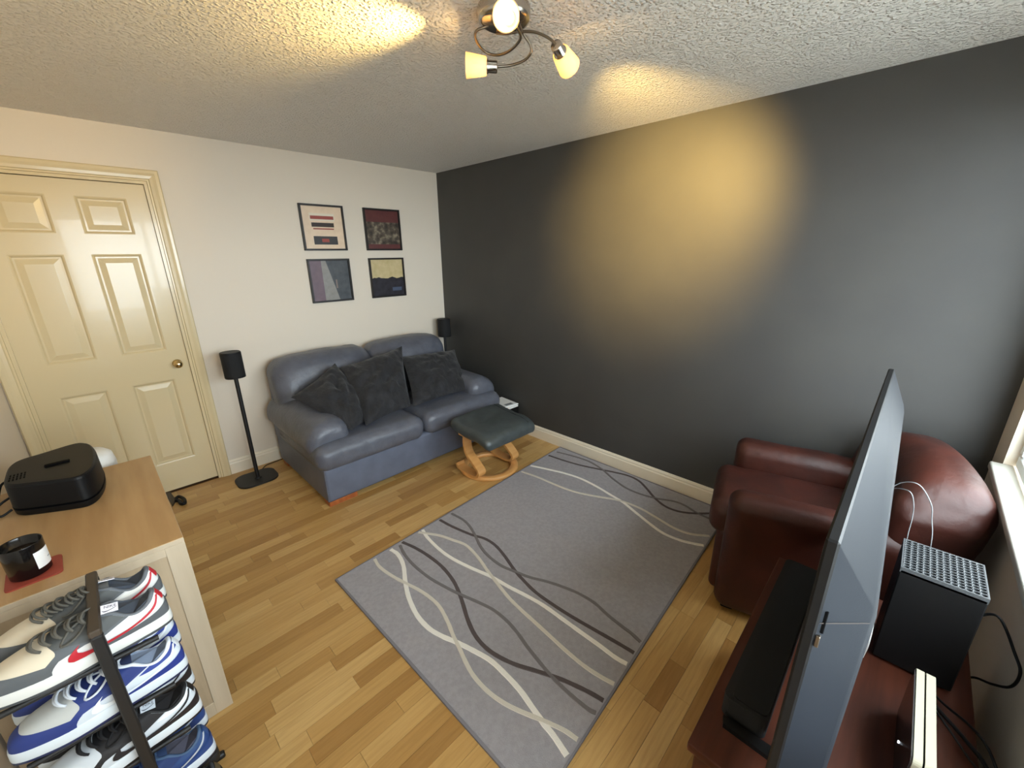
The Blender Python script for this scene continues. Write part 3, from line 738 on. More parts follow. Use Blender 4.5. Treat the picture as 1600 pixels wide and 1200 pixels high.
# games console: an upright block whose top is a grille of round holes
cx0, cx1, cy0, cy1 = -1.257, -1.106, -3.718, -3.566
gc = thing('games_console', 'black upright games console with a grille of round holes on top', 'games console', ((cx0 + cx1) / 2, (cy0 + cy1) / 2, UZ))
MB().cbox(cx0, cx1, cy0, cy1, UZ + 0.008, UZ + 0.294, 0.0025).build('body', 'black_plastic', gc)
MB().lathe([(0.06, 0), (0.062, 0.008)], ((cx0 + cx1) / 2, (cy0 + cy1) / 2, UZ), 24).build('foot_disc', 'black_plastic', gc)
gm = MB(); z0, z1 = UZ + 0.290, UZ + 0.301
nh = 12; cell = (cx1 - cx0 - 0.006) / nh; NS = 10
gx0, gy0 = cx0 + 0.003, cy0 + 0.003
for i in range(nh):
    for j in range(nh):
        mx, my = gx0 + (i + .5) * cell, gy0 + (j + .5) * cell
        hr = cell * 0.44
        sq = []; ci = []
        for k in range(NS * 2):
            a = 2 * PI * k / (NS * 2); ca, sa = math.cos(a), math.sin(a); m_ = max(abs(ca), abs(sa))
            sq.append((mx + ca / m_ * cell / 2, my + sa / m_ * cell / 2, z1)); ci.append((mx + ca * hr, my + sa * hr, z1 - 0.0004 - 0.003 * 0))
        n = len(sq); lo = [(x, y, z0 + 0.003) for x, y, _ in ci]
        gm.add(sq + ci + lo, [(k, (k + 1) % n, n + (k + 1) % n, n + k) for k in range(n)] + [(n + k, n + (k + 1) % n, 2 * n + (k + 1) % n, 2 * n + k) for k in range(n)])
gr = gm.build('top_grille', 'grille', gc)
b = MB()
for (a, c, e, f) in ((cx0, cx1, cy0, cy0 + .003), (cx0, cx1, cy1 - .003, cy1), (cx0, cx0 + .003, cy0 + .003, cy1 - .003), (cx1 - .003, cx1, cy0 + .003, cy1 - .003)): b.box(a, c, e, f, UZ + 0.286, z1)
b.build('top_rim', 'grille', gc)
MB().box(cx0 + 0.002, cx1 - 0.002, cy0 + 0.002, cy1 - 0.002, z0, z0 + 0.0045).build('vent_floor', 'hole', gc)

# upright router
rt = thing('router', 'cream-edged upright router with a white light beside the games console', 'router', (-1.53, -3.645, UZ))
Tm = Matrix.Identity(4)
poly = [(x, z) for x, z in rrect(-1.66, -1.404, UZ, UZ + 0.155, 0.012, 5)]
def slab(poly, y0, y1):
    n = len(poly); vs = [(x, y, z) for y in (y0, y1) for x, z in poly]
    return MB().add(vs, [tuple(range(n)), tuple(range(2 * n - 1, n - 1, -1))] + [(k, n + k, n + (k + 1) % n, (k + 1) % n) for k in range(n)])
slab(poly, -3.642, -3.629).build('front_shell', 'router_white', rt)
slab([(x * 0.985 - 0.023, UZ + (z - UZ) * 0.975) for x, z in poly], -3.645, -3.642).build('groove', 'hole', rt)
slab(poly, -3.660, -3.645).build('rear_shell', 'router_white', rt)
slab([(x, z) for x, z in rrect(-1.657, -1.407, UZ + 0.003, UZ + 0.152, 0.011, 5)], -3.6292, -3.626).build('face_panel', 'router_dark', rt)
MB().lathe([(0.0025, 0), (0.0025, 0.0012)], (-1.523, -3.626, UZ + 0.04), 12, (0, 1, 0)).build('status_light', 'led', rt)

# cables behind the television
def cable(label, pts, r, m, k=8, name='cable'):
    P = smooth_path(pts, k); b = MB().tube(P, r, 6)
    return tag(b.build(name, m, None, P[0]), label, 'cable', 'cables behind the television')
cable('upper thin white cable arching from the television to the console', [(-1.10, -3.508, 0.93), (-1.135, -3.53, 0.975), (-1.15, -3.56, 0.985), (-1.10, -3.595, 0.92), (-1.055, -3.61, 0.855), (-1.04, -3.625, 0.78), (-1.045, -3.64, 0.6), (-1.06, -3.66, 0.505)], 0.0013, 'grey_print')
cable('lower thin white cable arching from the television to the console', [(-1.04, -3.506, 0.90), (-1.07, -3.525, 0.925), (-1.105, -3.55, 0.94), (-1.09, -3.565, 0.90), (-1.06, -3.573, 0.84), (-1.05, -3.578, 0.76), (-1.06, -3.60, 0.6), (-1.07, -3.61, 0.505)], 0.0013, 'grey_print')
cable('short white cable dropping behind the rear shell of the television', [(-1.35, -3.51, 0.80), (-1.33, -3.525, 0.76), (-1.30, -3.545, 0.66), (-1.29, -3.552, 0.56), (-1.28, -3.55, 0.503)], 0.0024, 'white_plastic')
cable('black cable looping out beside the wall behind the console', [(-1.14, -3.722, 0.66), (-1.15, -3.76, 0.70), (-1.225, -3.79, 0.665), (-1.27, -3.795, 0.655), (-1.255, -3.795, 0.60), (-1.17, -3.79, 0.52), (-1.07, -3.785, 0.44), (-0.99, -3.78, 0.36)], 0.003, 'black_plastic')
for i, (dx, dz, lab) in enumerate(((0, 0, 'thickest black cable running down behind the unit past the router'), (0.03, 0.02, 'upper of the black cables running behind the router'), (-0.03, -0.008, 'lower black cable curling behind the router'))):
    cable(lab, [(-1.29 + dx, -3.66 - .006 * i, 0.506 + .004 * i), (-1.34 + dx, -3.70, 0.51 + .004 * i), (-1.40 + dx, -3.74, 0.52 + dz), (-1.46 + dx, -3.765, 0.53 + dz), (-1.55 + dx, -3.785, 0.50 + dz), (-1.62 + dx, -3.795, 0.42)], (0.0045, 0.003, 0.0026)[i], 'black_plastic')
cable('pale cable coiled on the back edge of the unit', [(-1.60, -3.70, 0.503), (-1.55, -3.715, 0.52), (-1.53, -3.74, 0.525), (-1.56, -3.765, 0.515), (-1.63, -3.76, 0.505)], 0.003, 'white_plastic')

# ------------------------------------------------------------------ chest of drawers and what stands on it
CX0, CX1, CY0, CY1, CZ = -2.962, -2.500, -1.957, -1.157, 0.73
ch = thing('chest_of_drawers', 'oak veneer chest of drawers against the cream wall', 'chest', ((CX0 + CX1) / 2, (CY0 + CY1) / 2, 0))
tb = MB().cbox(CX0, CX1, CY0, CY1, CZ - 0.018, CZ - 0.002, 0.0015).build('top', 'oak_edge', ch)
MB().box(CX0, CX1 - 0.001, CY0 + 0.001, CY1 - 0.001, CZ - 0.002, CZ).build('veneer', 'oak_top', tb)
for a in (CY0, CY1 - 0.022):
    sgn = 1 if a == CY0 else -1
    sd = MB().box(CX0, CX1 - 0.05, a + (0.004 if a == CY0 else 0), a + (0.022 if a == CY0 else 0.018), 0.055, CZ - 0.045).build('side_panel', 'oak_side', ch)
    MB().cbox(CX1 - 0.05, CX1, a, a + 0.022, 0, CZ - 0.018, 0.001).build('stile', 'oak_edge', sd)
    MB().cbox(CX0, CX1 - 0.05, a, a + 0.022, 0, 0.055, 0.001).build('bottom_rail', 'oak_edge', sd)
    MB().cbox(CX0, CX1 - 0.05, a, a + 0.022, CZ - 0.045, CZ - 0.018, 0.001).build('top_rail', 'oak_edge', sd)
MB().box(CX0, CX0 + 0.006, CY0 + 0.022, CY1 - 0.022, 0.02, CZ - 0.018).build('back_panel', 'oak_side', ch)
for i in range(3):
    MB().cbox(CX1 - 0.022, CX1 - 0.004, CY0 + 0.024, CY1 - 0.024, 0.06 + i * 0.215, 0.06 + i * 0.215 + 0.21, 0.001).build('drawer', 'oak_side', ch)

# black rounded case
cs = thing('storage_case', 'black rounded lidded case with a slot handle on the oak chest', 'case', (-2.77, -1.31, CZ))
PLAN = [(-2.884, -1.31), (-2.880, -1.215), (-2.858, -1.165), (-2.800, -1.143), (-2.720, -1.115), (-2.686, -1.125), (-2.662, -1.18), (-2.650, -1.29), (-2.655, -1.40), (-2.672, -1.475), (-2.700, -1.508), (-2.740, -1.496), (-2.830, -1.446), (-2.866, -1.418), (-2.880, -1.38)]
def case_ring(f, z):
    n = len(PLAN); out = []
    for i in range(n):
        p = [Vector((*PLAN[(i + q) % n], 0)) for q in (-1, 0, 1, 2)]
        for j in range(5):
            t = j / 5
            v = 0.5 * ((2 * p[1]) + (-p[0] + p[2]) * t + (2 * p[0] - 5 * p[1] + 4 * p[2] - p[3]) * t * t + (-p[0] + 3 * p[1] - 3 * p[2] + p[3]) * t ** 3)
            d = v - Vector((-2.77, -1.31, 0)); out.append(Vector((-2.77, -1.31, z)) + d * (1 - f / d.length))
    return out
MB().rings([case_ring(0.006, CZ), case_ring(0.0, CZ + 0.006), case_ring(-0.002, CZ + 0.024)], True, True).build('base', 'black_plastic', cs)
MB().rings([case_ring(0.008, CZ + 0.024), case_ring(0.008, CZ + 0.031)], True, True).build('seam', 'hole', cs)
lid = MB().rings([case_ring(-0.001, CZ + 0.031), case_ring(0.001, CZ + 0.109)], True, True).build('lid', 'black_plastic', cs)
MB().rings([case_ring(0.001, CZ + 0.109), case_ring(0.004, CZ + 0.116), case_ring(0.010, CZ + 0.1195), case_ring(0.03, CZ + 0.120)], True, False).build('lid_top', 'black_plastic', lid)
MB().cbox(-2.786, -2.722, -1.330, -1.312, CZ + 0.1201, CZ + 0.126, 0.002).build('handle', 'hole', lid)
for i in range(3):
    for j in range(5):
        MB().box(-2.868 + j * 0.0085, -2.864 + j * 0.0085, -1.385 + i * 0.022, -1.369 + i * 0.022, CZ + 0.1201, CZ + 0.1207).build('vent_slot', 'hole', lid)
for i, (yy, zz, lab) in enumerate(((-1.22, .07, 'black power cable leaving the rounded case, farthest from the candle'), (-1.30, .035, 'black power cable leaving the middle of the rounded case'), (-1.37, .014, 'black power cable leaving the rounded case, nearest the candle'))):
    P = smooth_path([(-2.886, yy, CZ + zz), (-2.91, yy - 0.01, CZ + max(zz - 0.01, 0.0045)), (-2.93, yy - 0.02, CZ + 0.012), (-2.948, yy - 0.03, CZ + 0.0045)], 6)
    tag(MB().tube(P, 0.004, 7).build('power_cable', 'black_plastic', None, P[0]), lab, 'cable', 'cables of the rounded case')

# coaster and candle
T0 = Matrix.Translation((-2.817, -1.848, 0)) @ Matrix.Rotation(math.radians(2), 4, 'Z')
b = MB().prism(rrect(-0.054, 0.054, -0.054, 0.054, 0.012, 5), CZ, CZ + 0.004, T0)
tag(b.build('coaster', 'red_coaster', None, (-2.817, -1.848, CZ)), 'square terracotta coaster under the black candle jar', 'coaster')
cz = CZ + 0.004; cc_ = (-2.822, -1.843, cz)
cn = thing('candle_jar', 'black glass candle jar with a white label on the coaster', 'candle', cc_)
MB().lathe([(0.037, 0), (0.0405, 0.003), (0.0425, 0.094), (0.042, 0.096), (0.040, 0.094), (0.0395, 0.068), (0.0, 0.068)], cc_, 40, caps=False).build('jar', 'candle_glass', cn)
MB().lathe([(0.0, 0.0685), (0.039, 0.0685), (0.039, 0.070), (0, 0.070)], cc_, 30, caps=False).build('wax', 'wax', cn)
MB().lathe([(0.001, 0.070), (0.001, 0.078)], cc_, 8).build('wick', 'paper', cn)
vs = []; n = 14
for i in range(n + 1):
    a = math.radians(-62 + 62 * i / n)
    for z, r in ((0.020, 0.0418), (0.070, 0.0424)): vs.append((cc_[0] + r * math.cos(a), cc_[1] + r * math.sin(a), cz + z))
lb = MB().add(vs, [(2 * i, 2 * i + 2, 2 * i + 3, 2 * i + 1) for i in range(n)], True).build('paper_label', 'paper', cn)
vs = []
for i in range(6):
    a = math.radians(-22 + 14 * i / 5)
    for z in (0.039, 0.0415): vs.append((cc_[0] + 0.0427 * math.cos(a), cc_[1] + 0.0427 * math.sin(a), cz + z))
MB().add(vs, [(2 * i, 2 * i + 2, 2 * i + 3, 2 * i + 1) for i in range(5)]).build('label_print', 'grey_print', lb)

# white bin behind the chest, dark strap on the floor
bn = thing('pedal_bin', 'white rounded bin standing behind the oak chest', 'bin', (-2.72, -0.99, 0))
MB().lathe([(0.085, 0), (0.10, 0.02), (0.105, 0.66)], (-2.72, -0.99, 0), 32).build('body', 'white_plastic', bn)
MB().lathe([(0.109, 0.66), (0.109, 0.70), (0.103, 0.735), (0.085, 0.752), (0.0, 0.758)], (-2.72, -0.99, 0), 32, caps=False).build('lid', 'white_plastic', bn)
ts = thing('strap', 'dark brown strap with a black loop on the floor by the door', 'strap', (-2.435, -0.17, 0))
MB().add([(-2.47, -0.02, 0), (-2.435, -0.02, 0), (-2.425, -0.16, 0), (-2.452, -0.22, 0), (-2.455, -0.10, 0), (-2.47, -0.02, 0.02), (-2.435, -0.02, 0.02), (-2.425, -0.16, 0.022), (-2.452, -0.22, 0.012), (-2.46, -0.10, 0.02)], [(4, 3, 2, 1, 0), (5, 6, 7, 8, 9), (0, 1, 6, 5), (1, 2, 7, 6), (2, 3, 8, 7), (3, 4, 9, 8), (4, 0, 5, 9)]).build('strap', 'strap_lit_bar', ts)
lp = smooth_path([(-2.428, -0.15, 0.012), (-2.405, -0.14, 0.02), (-2.385, -0.20, 0.018), (-2.39, -0.255, 0.014), (-2.408, -0.24, 0.012), (-2.41, -0.19, 0.012), (-2.428, -0.165, 0.012)], 6)
MB().tube(lp, 0.0105, 8).build('loop', 'black_plastic', ts)

# ------------------------------------------------------------------ shoe rack and trainers
TIERS = [0.715, 0.562, 0.408, 0.246, 0.092]
RX = -2.691; RYN, RYF = -2.358, -2.128
rk = thing('shoe_rack', 'black metal shoe rack stacked with trainers in front of the chest', 'shoe rack', (RX, (RYN + RYF) / 2, 0))
for i, yy in enumerate((RYN, RYF)):
    MB().cbox(RX - 0.0105, RX + 0.0105, yy - 0.008, yy + 0.008, 0.0, 0.806, 0.003).build('post', 'black_metal', rk)
    MB().cbox(RX - 0.15, RX + 0.13, yy - 0.01, yy + 0.01, 0.0, 0.02, 0.004).build('foot', 'black_metal', rk)
MB().cbox(RX - 0.0105, RX + 0.0105, RYN - 0.008, RYF + 0.008, 0.806, 0.822, 0.003).build('top_bar', 'strap_lit_bar', rk)  # black like the posts; light falling on its top is painted as brown
for z in TIERS:
    for yy in (-2.328, -2.16):
        MB().tube([(RX - 0.16, yy, z - 0.008), (RX + 0.085, yy, z - 0.008)], 0.0065, 8).build('shelf_rail', 'black_metal', rk)
    MB().cbox(RX - 0.01, RX + 0.01, RYN + 0.008, RYF - 0.008, z - 0.022, z - 0.0145, 0.002).build('cross_bar', 'black_metal', rk)

SL = 0.298
def s_t2u(t): return math.acos(max(-1, min(1, 1 - 2 * t))) / (2 * PI)
def s_bottom(u, grow=0.0):
    ph = 2 * PI * u; t = (1 - math.cos(ph)) / 2
    hw = 0.037 + 0.013 * max(0, min(1, (t - 0.2) / 0.5)) - 0.004 * max(0, (t - 0.75) / 0.25)
    hw -= 0.004 * math.exp(-((t - 0.42) / 0.14) ** 2)
    sn = math.sin(ph)
    yy = math.copysign(abs(sn) ** 0.62, sn) * (hw + grow)
    return Vector((-grow + t * (SL + 2 * grow), yy, 0))
ZB = 0.031
def s_collar(u):
    ph = 2 * PI * u; k = (1 - math.cos(ph)) / 2
    x = 0.016 + k * 0.102; sn = math.sin(ph)
    yy = math.copysign(abs(sn) ** 0.7, sn) * 0.030
    z = 0.088 - 0.020 * math.sin(PI * min(1, k * 1.35)) ** 1.2 + 0.012 * k + 0.008 * math.exp(-(k / 0.06) ** 2)
    return Vector((x, yy, z))
def s_surf(u, s, off=0.0):
    def P(u, s):
        ph = 2 * PI * u; k = (1 - math.cos(ph)) / 2
        B = s_bottom(u, -0.002); C = s_collar(u)
        e = 1.0 + 0.55 * k; v_ = 1.0 - 0.46 * k
        xy = B + (C - B) * (s ** e)
        bul = 1 + 0.16 * math.sin(PI * s) * (1 - 0.3 * k)
        z = ZB + (C.z - ZB) * (s ** v_)
        return Vector((xy.x - 0.006 * math.sin(PI * s) * max(0, 1 - k * 4), xy.y * bul, z))
    p = P(u, s)
    if off:
        d = 1e-3
        a = P(u + d, s) - P(u - d, s); c = P(u, min(1, s + d)) - P(u, max(0.0, s - d))
        n = a.cross(c)
        if n.length > 1e-12:
            n.normalize()
            cen = Vector((0.15, 0, 0.03))
            if n.dot(p - cen) < 0: n = -n
            p = p + n * off
    return p
def s_patch(poly, off, side=1, cuts=3):
    """poly of (u, s) on the upper; side -1 mirrors it to the other flank"""
    bm = bmesh.new()
    vs = [bm.verts.new((u, s, 0)) for u, s in poly]
    f = bm.faces.new(vs); f.normal_update()
    bmesh.ops.triangulate(bm, faces=[f])
    bmesh.ops.subdivide_edges(bm, edges=list(bm.edges), cuts=cuts, use_grid_fill=True)
    bmesh.ops.triangulate(bm, faces=list(bm.faces))
    bm.verts.index_update()
    V = [s_surf(side * v.co.x, max(0, min(1, v.co.y)), off) for v in bm.verts]
    Fs = [tuple(v.index for v in f.verts) for f in bm.faces]
    bm.free()
    return V, Fs
def s_band(u0, u1, sl, sh, off, n=40, m=6):
    """region between two curves sl(u) and sh(u)"""
    V = []; Fs = []
    for i in range(n + 1):
        u = u0 + (u1 - u0) * i / n
        a, c = sl(u), sh(u)
        for j in range(m + 1): V.append(s_surf(u, max(0, min(1, a + (c - a) * j / m)), off))
    for i in range(n):
        for j in range(m): Fs.append((i * (m + 1) + j, (i + 1) * (m + 1) + j, (i + 1) * (m + 1) + j + 1, i * (m + 1) + j + 1))
    return V, Fs
SWOOSH_TS = [(.012, .92), (.05, .80), (.14, .60), (.26, .40), (.38, .23), (.48, .12), (.56, .075), (.625, .09), (.668, .17), (.69, .30), (.70, .44), (.705, .58),
             (.68, .46), (.65, .37), (.605, .31), (.54, .285), (.44, .325), (.34, .43), (.22, .61), (.10, .81), (.03, .95)]
SWOOSH_TS = [(a * 0.90 + 0.10 * max(0, c - .15) * max(0, min(1, (a - .3) / .3)), c) for a, c in SWOOSH_TS]
PLEATHER = {}
def cm(c, rough=0.5):
    key = (c, rough)
    if key not in PLEATHER:
        PLEATHER[key] = mat('trainer_leather_%d_%d_%d' % c, rgb(*c), rough, bump=(260, 0.12, 0.0006))
    return PLEATHER[key]
def make_shoe(label, z, y, P, cache=None, mirror=False):
    t = thing('trainer', label, 'trainer', (-2.573, y, z), PI, 'trainers on the shoe rack', local=True)
    if mirror: t.scale = (1, -1, 1)
    if cache is not None:
        for src, par in cache:
            c = src.copy(); COL.objects.link(c)
            c.parent = t if par is None else dict_map[par]
            dict_map[src] = c
        return t
    made = []
    def part(name, mb, m, par=None):
        o = mb.build(name, m, par if par is not None else t); made.append((o, par)); return o
    n = 56
    def ring(grow, z_): return [Vector((p.x, p.y, z_)) for p in [s_bottom(k / n, grow) for k in range(n)]]
    part('outsole', MB().rings([ring(-0.002, 0.0), ring(0.0015, 0.003), ring(0.0015, 0.009)], True, True), cm(P['outsole']))
    part('midsole', MB().rings([ring(0.0015, 0.009), ring(0.002, 0.011), ring(0.001, 0.031), ring(-0.002, 0.0335)], True, True), cm(P['midsole'], 0.55))
    R = [[s_surf(k / n, s / 18) for k in range(n)] for s in range(19)]
    up = part('upper', MB().rings(R, False, True), cm(P['side']))
    # collar roll and lining
    R = []
    for q in range(9):
        a = PI * q / 8
        row = []
        for k in range(n):
            C = s_collar(k / n); cen = Vector((0.075, 0, C.z)); d = (cen - C); d.z = 0; d.normalize()
            row.append(C + d * 0.0045 * (1 - math.cos(a)) + Vector((0, 0, 0.0045 * math.sin(a))))
        R.append(row)
    part('collar', MB().rings(R, False, True), cm(P['collar'], 0.7))
    R = []
    for q in range(6):
        f = q / 5; row = []
        for k in range(n):
            C = s_collar(k / n); cen = Vector((0.075, 0, C.z)); d = (cen - C); d.z = 0; d.normalize()
            p = C + d * (0.009 - 0.004 * f); p.z = C.z * (1 - f) + 0.04 * f; row.append(p)
        R.append(row)
    part('lining', MB().rings(R, True, True), cm(P['lining'], 0.9))
    tw = lambda t: s_t2u(t)
    # toe guard, toe box, heel counter, eye stay
    u0 = tw(.70)
    part('toe_guard', MB().add(*s_band(u0, 1 - u0, lambda u: 0.0, lambda u: 0.27, 0.0010, 60), True), cm(P['guard'], P.get('gr', 0.6)), up)
    u1 = tw(.74)
    part('toe_box', MB().add(*s_band(u1, 1 - u1, lambda u: 0.26, lambda u: 0.28 + 0.42 * math.sin(PI * max(0, min(1, (u - u1) / (1 - 2 * u1)))) ** 0.35, 0.0013, 40), True), cm(P['toe'], 0.6), up)
    for sd in (1, -1):
        V, Fs = s_patch([(tw(.50), 1.0), (tw(.52), .62), (tw(.62), .52), (tw(.685), .30), (tw(.66), .0), (tw(.74), 0.0), (tw(.80), .26), (tw(.90), .55), (tw(.97), .62), (tw(.97), .8), (tw(.8), 1.0)], 0.0009, sd)
        part('vamp_overlay', MB().add(V, Fs, True), cm(P['guard'], P.get('gr', 0.6)), up)
    u2 = tw(.56)
    part('eye_stay', MB().add(*s_band(u2, 1 - u2, lambda u: 0.60 - 0.05 * math.sin(PI * (u - u2) / (1 - 2 * u2)), lambda u: 1.0, 0.0011, 40), True), cm(P['stay'], 0.7), up)
    u3 = tw(.44)
    hb = part('heel_counter', MB().add(*s_band(-u3, u3, lambda u: 0.0, lambda u: 0.04 + 0.50 * max(0, 1 - abs(u) / u3) ** 0.45, 0.0011, 50), True), cm(P['heel'], P.get('gr', 0.6)), up)
    part('collar_band', MB().add(*s_band(-tw(.47), tw(.47), lambda u: 0.78 - 0.02 * abs(u) * 4, lambda u: 1.0, 0.0007, 50), True), cm(P['collarband'], 0.6), up)
    part('heel_tab', MB().add(*s_band(-0.035, 0.035, lambda u: 0.66, lambda u: 1.0, 0.0017, 12), True), cm(P['tab'], 0.6), up)
    if P.get('swoosh'):
        for sd in (1, -1):
            V, Fs = s_patch([(tw(a), c) for a, c in SWOOSH_TS], 0.0021, sd)
            part('side_logo', MB().add(V, Fs, True), cm(P['swoosh']), up)
    # tongue, label, laces
    tp = [(0.168, 0.078), (0.143, 0.0875), (0.122, 0.094), (0.105, 0.0985), (0.090, 0.101)]
    R = []
    for i, (x, zz) in enumerate(tp):
        hw = 0.020 + 0.004 * i / 4
        R.append([Vector((x, hw * math.cos(2 * PI * k / 12), zz + 0.0045 * math.sin(2 * PI * k / 12) - 0.006 * math.cos(2 * PI * k / 12) ** 2)) for k in range(12)])
    tg = part('tongue', MB().rings(R, True, True), cm(P['tongue'], 0.8))
    if P.get('label'):
        o_ = Vector((0.092, 0.010, 0.1055)); ex = Vector((-1, 0, -0.25)).normalized(); nn = Vector((-0.25, 0.35, 1)); nn -= nn.dot(ex) * ex; nn.normalize(); ey = nn.cross(ex)
        at = lambda a, c, h=0.0: o_ + ex * a + ey * c + nn * h
        lab_ = part('tongue_label', MB().add([at(-.014, -.011), at(.014, -.011), at(.014, .011), at(-.014, .011), at(-.014, -.011, -.0015), at(.014, -.011, -.0015), at(.014, .011, -.0015), at(-.014, .011, -.0015)], [(0, 1, 2, 3), (7, 6, 5, 4), (0, 4, 5, 1), (1, 5, 6, 2), (2, 6, 7, 3), (3, 7, 4, 0)]), cm(P['label']), tg)
        mk = [at(-.012 + .024 * (0.66 - a) / 0.66, -.009 + c * .010, .0004) for a, c in SWOOSH_TS]
        b = MB().add(mk, [tuple(range(len(mk)))])
        fc = bpy.data.curves.new('mark', 'FONT'); fc.body = 'NIKE'; fc.size = 0.0095; fc.align_x = 'CENTER'
        to = bpy.data.objects.new('mark', fc); me_ = to.to_mesh()
        b.add([at(v.co.x + .001, v.co.y + .001, .0004) for v in me_.vertices], [tuple(q.vertices) for q in me_.polygons])
        to.to_mesh_clear(); bpy.data.objects.remove(to)
        part('label_mark', b, cm((38, 34, 60)), tg)
    b = MB()
    for s_ in (0.60, 0.68, 0.76, 0.84, 0.92):
        path = [s_surf(0.5 + dv, s_, 0.004 + 0.006 * (1 - (dv / 0.085) ** 2)) for dv in [-0.085 + 0.17 * q / 10 for q in range(11)]]
        b.tube(path, 0.0028, 6)
        b.tube([s_surf(0.5 - 0.08 + 0.16 * q / 10, s_ + 0.05 * q / 10, 0.006 + 0.007 * math.sin(PI * q / 10)) for q in range(11)], 0.0026, 6)
    bow = [(0.137, 0.0, 0.101), (0.132, 0.025, 0.100), (0.152, 0.042, 0.088), (0.172, 0.036, 0.082), (0.157, 0.015, 0.096), (0.137, 0.0, 0.101), (0.134, -0.022, 0.100), (0.157, -0.040, 0.086), (0.173, -0.03, 0.082), (0.155, -0.012, 0.096), (0.137, 0, 0.101)]
    b.tube(smooth_path(bow, 4), 0.0026, 6)
    part('laces', b, cm(P['lace'], 0.9))
    b = MB()
    return t, made
dict_map = {}
PAIRS = [
    dict(outsole=(70, 74, 78), midsole=(204, 204, 200), side=(212, 212, 210), guard=(82, 86, 90), toe=(204, 192, 170), stay=(78, 80, 80), heel=(84, 88, 92), collar=(92, 96, 102), collarband=(232, 231, 226), tab=(186, 36, 48), lining=(58, 64, 74), swoosh=(178, 34, 48), tongue=(84, 86, 88), lace=(86, 84, 78), label=(226, 224, 232)),
    dict(outsole=(26, 36, 76), midsole=(196, 203, 208), side=(200, 208, 216), guard=(30, 48, 112), toe=(176, 177, 174), stay=(28, 46, 108), heel=(30, 50, 126), collar=(214, 220, 228), collarband=(32, 54, 132), tab=(224, 230, 236), lining=(120, 132, 152), swoosh=(226, 232, 236), tongue=(40, 50, 84), lace=(206, 212, 220), label=None),
    dict(outsole=(18, 18, 22), midsole=(200, 206, 211), side=(198, 205, 212), guard=(24, 22, 24), toe=(192, 197, 202), stay=(24, 22, 24), heel=(32, 26, 28), collar=(20, 19, 21), collarband=(222, 228, 232), tab=(26, 24, 26), lining=(22, 20, 22), swoosh=(32, 32, 38), tongue=(22, 20, 22), lace=(24, 23, 25), label=(206, 214, 222)),
    dict(outsole=(24, 32, 56), midsole=(194, 203, 212), side=(34, 62, 116), guard=(30, 50, 98), toe=(40, 66, 120), stay=(30, 52, 100), heel=(36, 66, 126), collar=(60, 84, 116), collarband=(40, 70, 118), tab=(44, 76, 130), lining=(70, 70, 84), swoosh=(170, 180, 192), tongue=(40, 60, 96), lace=(44, 70, 120), label=None),
    dict(outsole=(16, 16, 18), midsole=(34, 34, 36), side=(28, 28, 30), guard=(22, 22, 24), toe=(30, 30, 32), stay=(24, 24, 26), heel=(26, 26, 28), collar=(60, 62, 66), collarband=(44, 46, 50), tab=(96, 84, 60), lining=(30, 30, 32), swoosh=(120, 124, 128), tongue=(26, 26, 28), lace=(30, 30, 32), label=None),
]
NAMES = ['grey and white trainer with a red side stripe on the top tier', 'royal blue and white trainer with white stripe on the second tier', 'black and white trainer with a black side stripe on the third tier', 'navy blue trainer with a pale side stripe on the fourth tier', 'plain black trainer on the lowest tier']
for i, P in enumerate(PAIRS):
    t, made = make_shoe(NAMES[i] + ', nearer the camera', TIERS[i] + 0.0, -2.293, P)
    dict_map = {}
    make_shoe(NAMES[i] + ', nearer the chest', TIERS[i] + 0.0, -2.190, P, cache=made, mirror=True)

# ------------------------------------------------------------------ framed prints
FS = 0.3376
def print_mat(name, kind):
    m = bpy.data.materials.new(name); m.use_nodes = True
    nt = m.node_tree; b = nt.nodes['Principled BSDF']; b.inputs['Roughness'].default_value = 0.35
    tc = nt.nodes.new('ShaderNodeTexCoord')
    sp = nt.nodes.new('ShaderNodeSeparateXYZ'); nt.links.new(tc.outputs['Object'], sp.inputs[0])
    nz_ = nt.nodes.new('ShaderNodeTexNoise'); nz_.inputs['Scale'].default_value = 22; nz_.inputs['Detail'].default_value = 5
    nt.links.new(tc.outputs['Object'], nz_.inputs['Vector'])
    rp_ = nt.nodes.new('ShaderNodeValToRGB'); cr = rp_.color_ramp
    def setramp(lst, const=False):
        if const: cr.interpolation = 'CONSTANT'
        while len(cr.elements) > 1: cr.elements.remove(cr.elements[-1])
        cr.elements[0].position, cr.elements[0].color = lst[0]
        for p_, c_ in lst[1:]: e = cr.elements.new(p_); e.color = c_
    setramp(kind); nt.links.new(nz_.outputs['Fac'], rp_.inputs['Fac']); nt.links.new(rp_.outputs['Color'], b.inputs['Base Color'])
    return m
P1 = print_mat('cream_print', [(0.3, rgb(222, 196, 168)), (0.7, rgb(232, 208, 180))])
P2a = print_mat('maroon_print', [(0.3, rgb(88, 42, 42)), (0.7, rgb(98, 50, 48))])
P2b = print_mat('mottled_brown_print', [(0.38, rgb(52, 44, 38)), (0.52, rgb(84, 74, 62)), (0.68, rgb(150, 138, 116))])
P3a = print_mat('mauve_print', [(0.3, rgb(98, 78, 88)), (0.7, rgb(112, 90, 100))])
P3b = print_mat('grey_mist_print', [(0.3, rgb(128, 126, 122)), (0.7, rgb(146, 143, 138))])
P3c = print_mat('slate_print', [(0.3, rgb(56, 60, 66)), (0.7, rgb(78, 82, 86))])
P4a = print_mat('sand_sky_print', [(0.3, rgb(190, 172, 124)), (0.7, rgb(208, 190, 146))])
P4b = print_mat('night_print', [(0.35, rgb(26, 24, 30)), (0.7, rgb(48, 44, 54))])
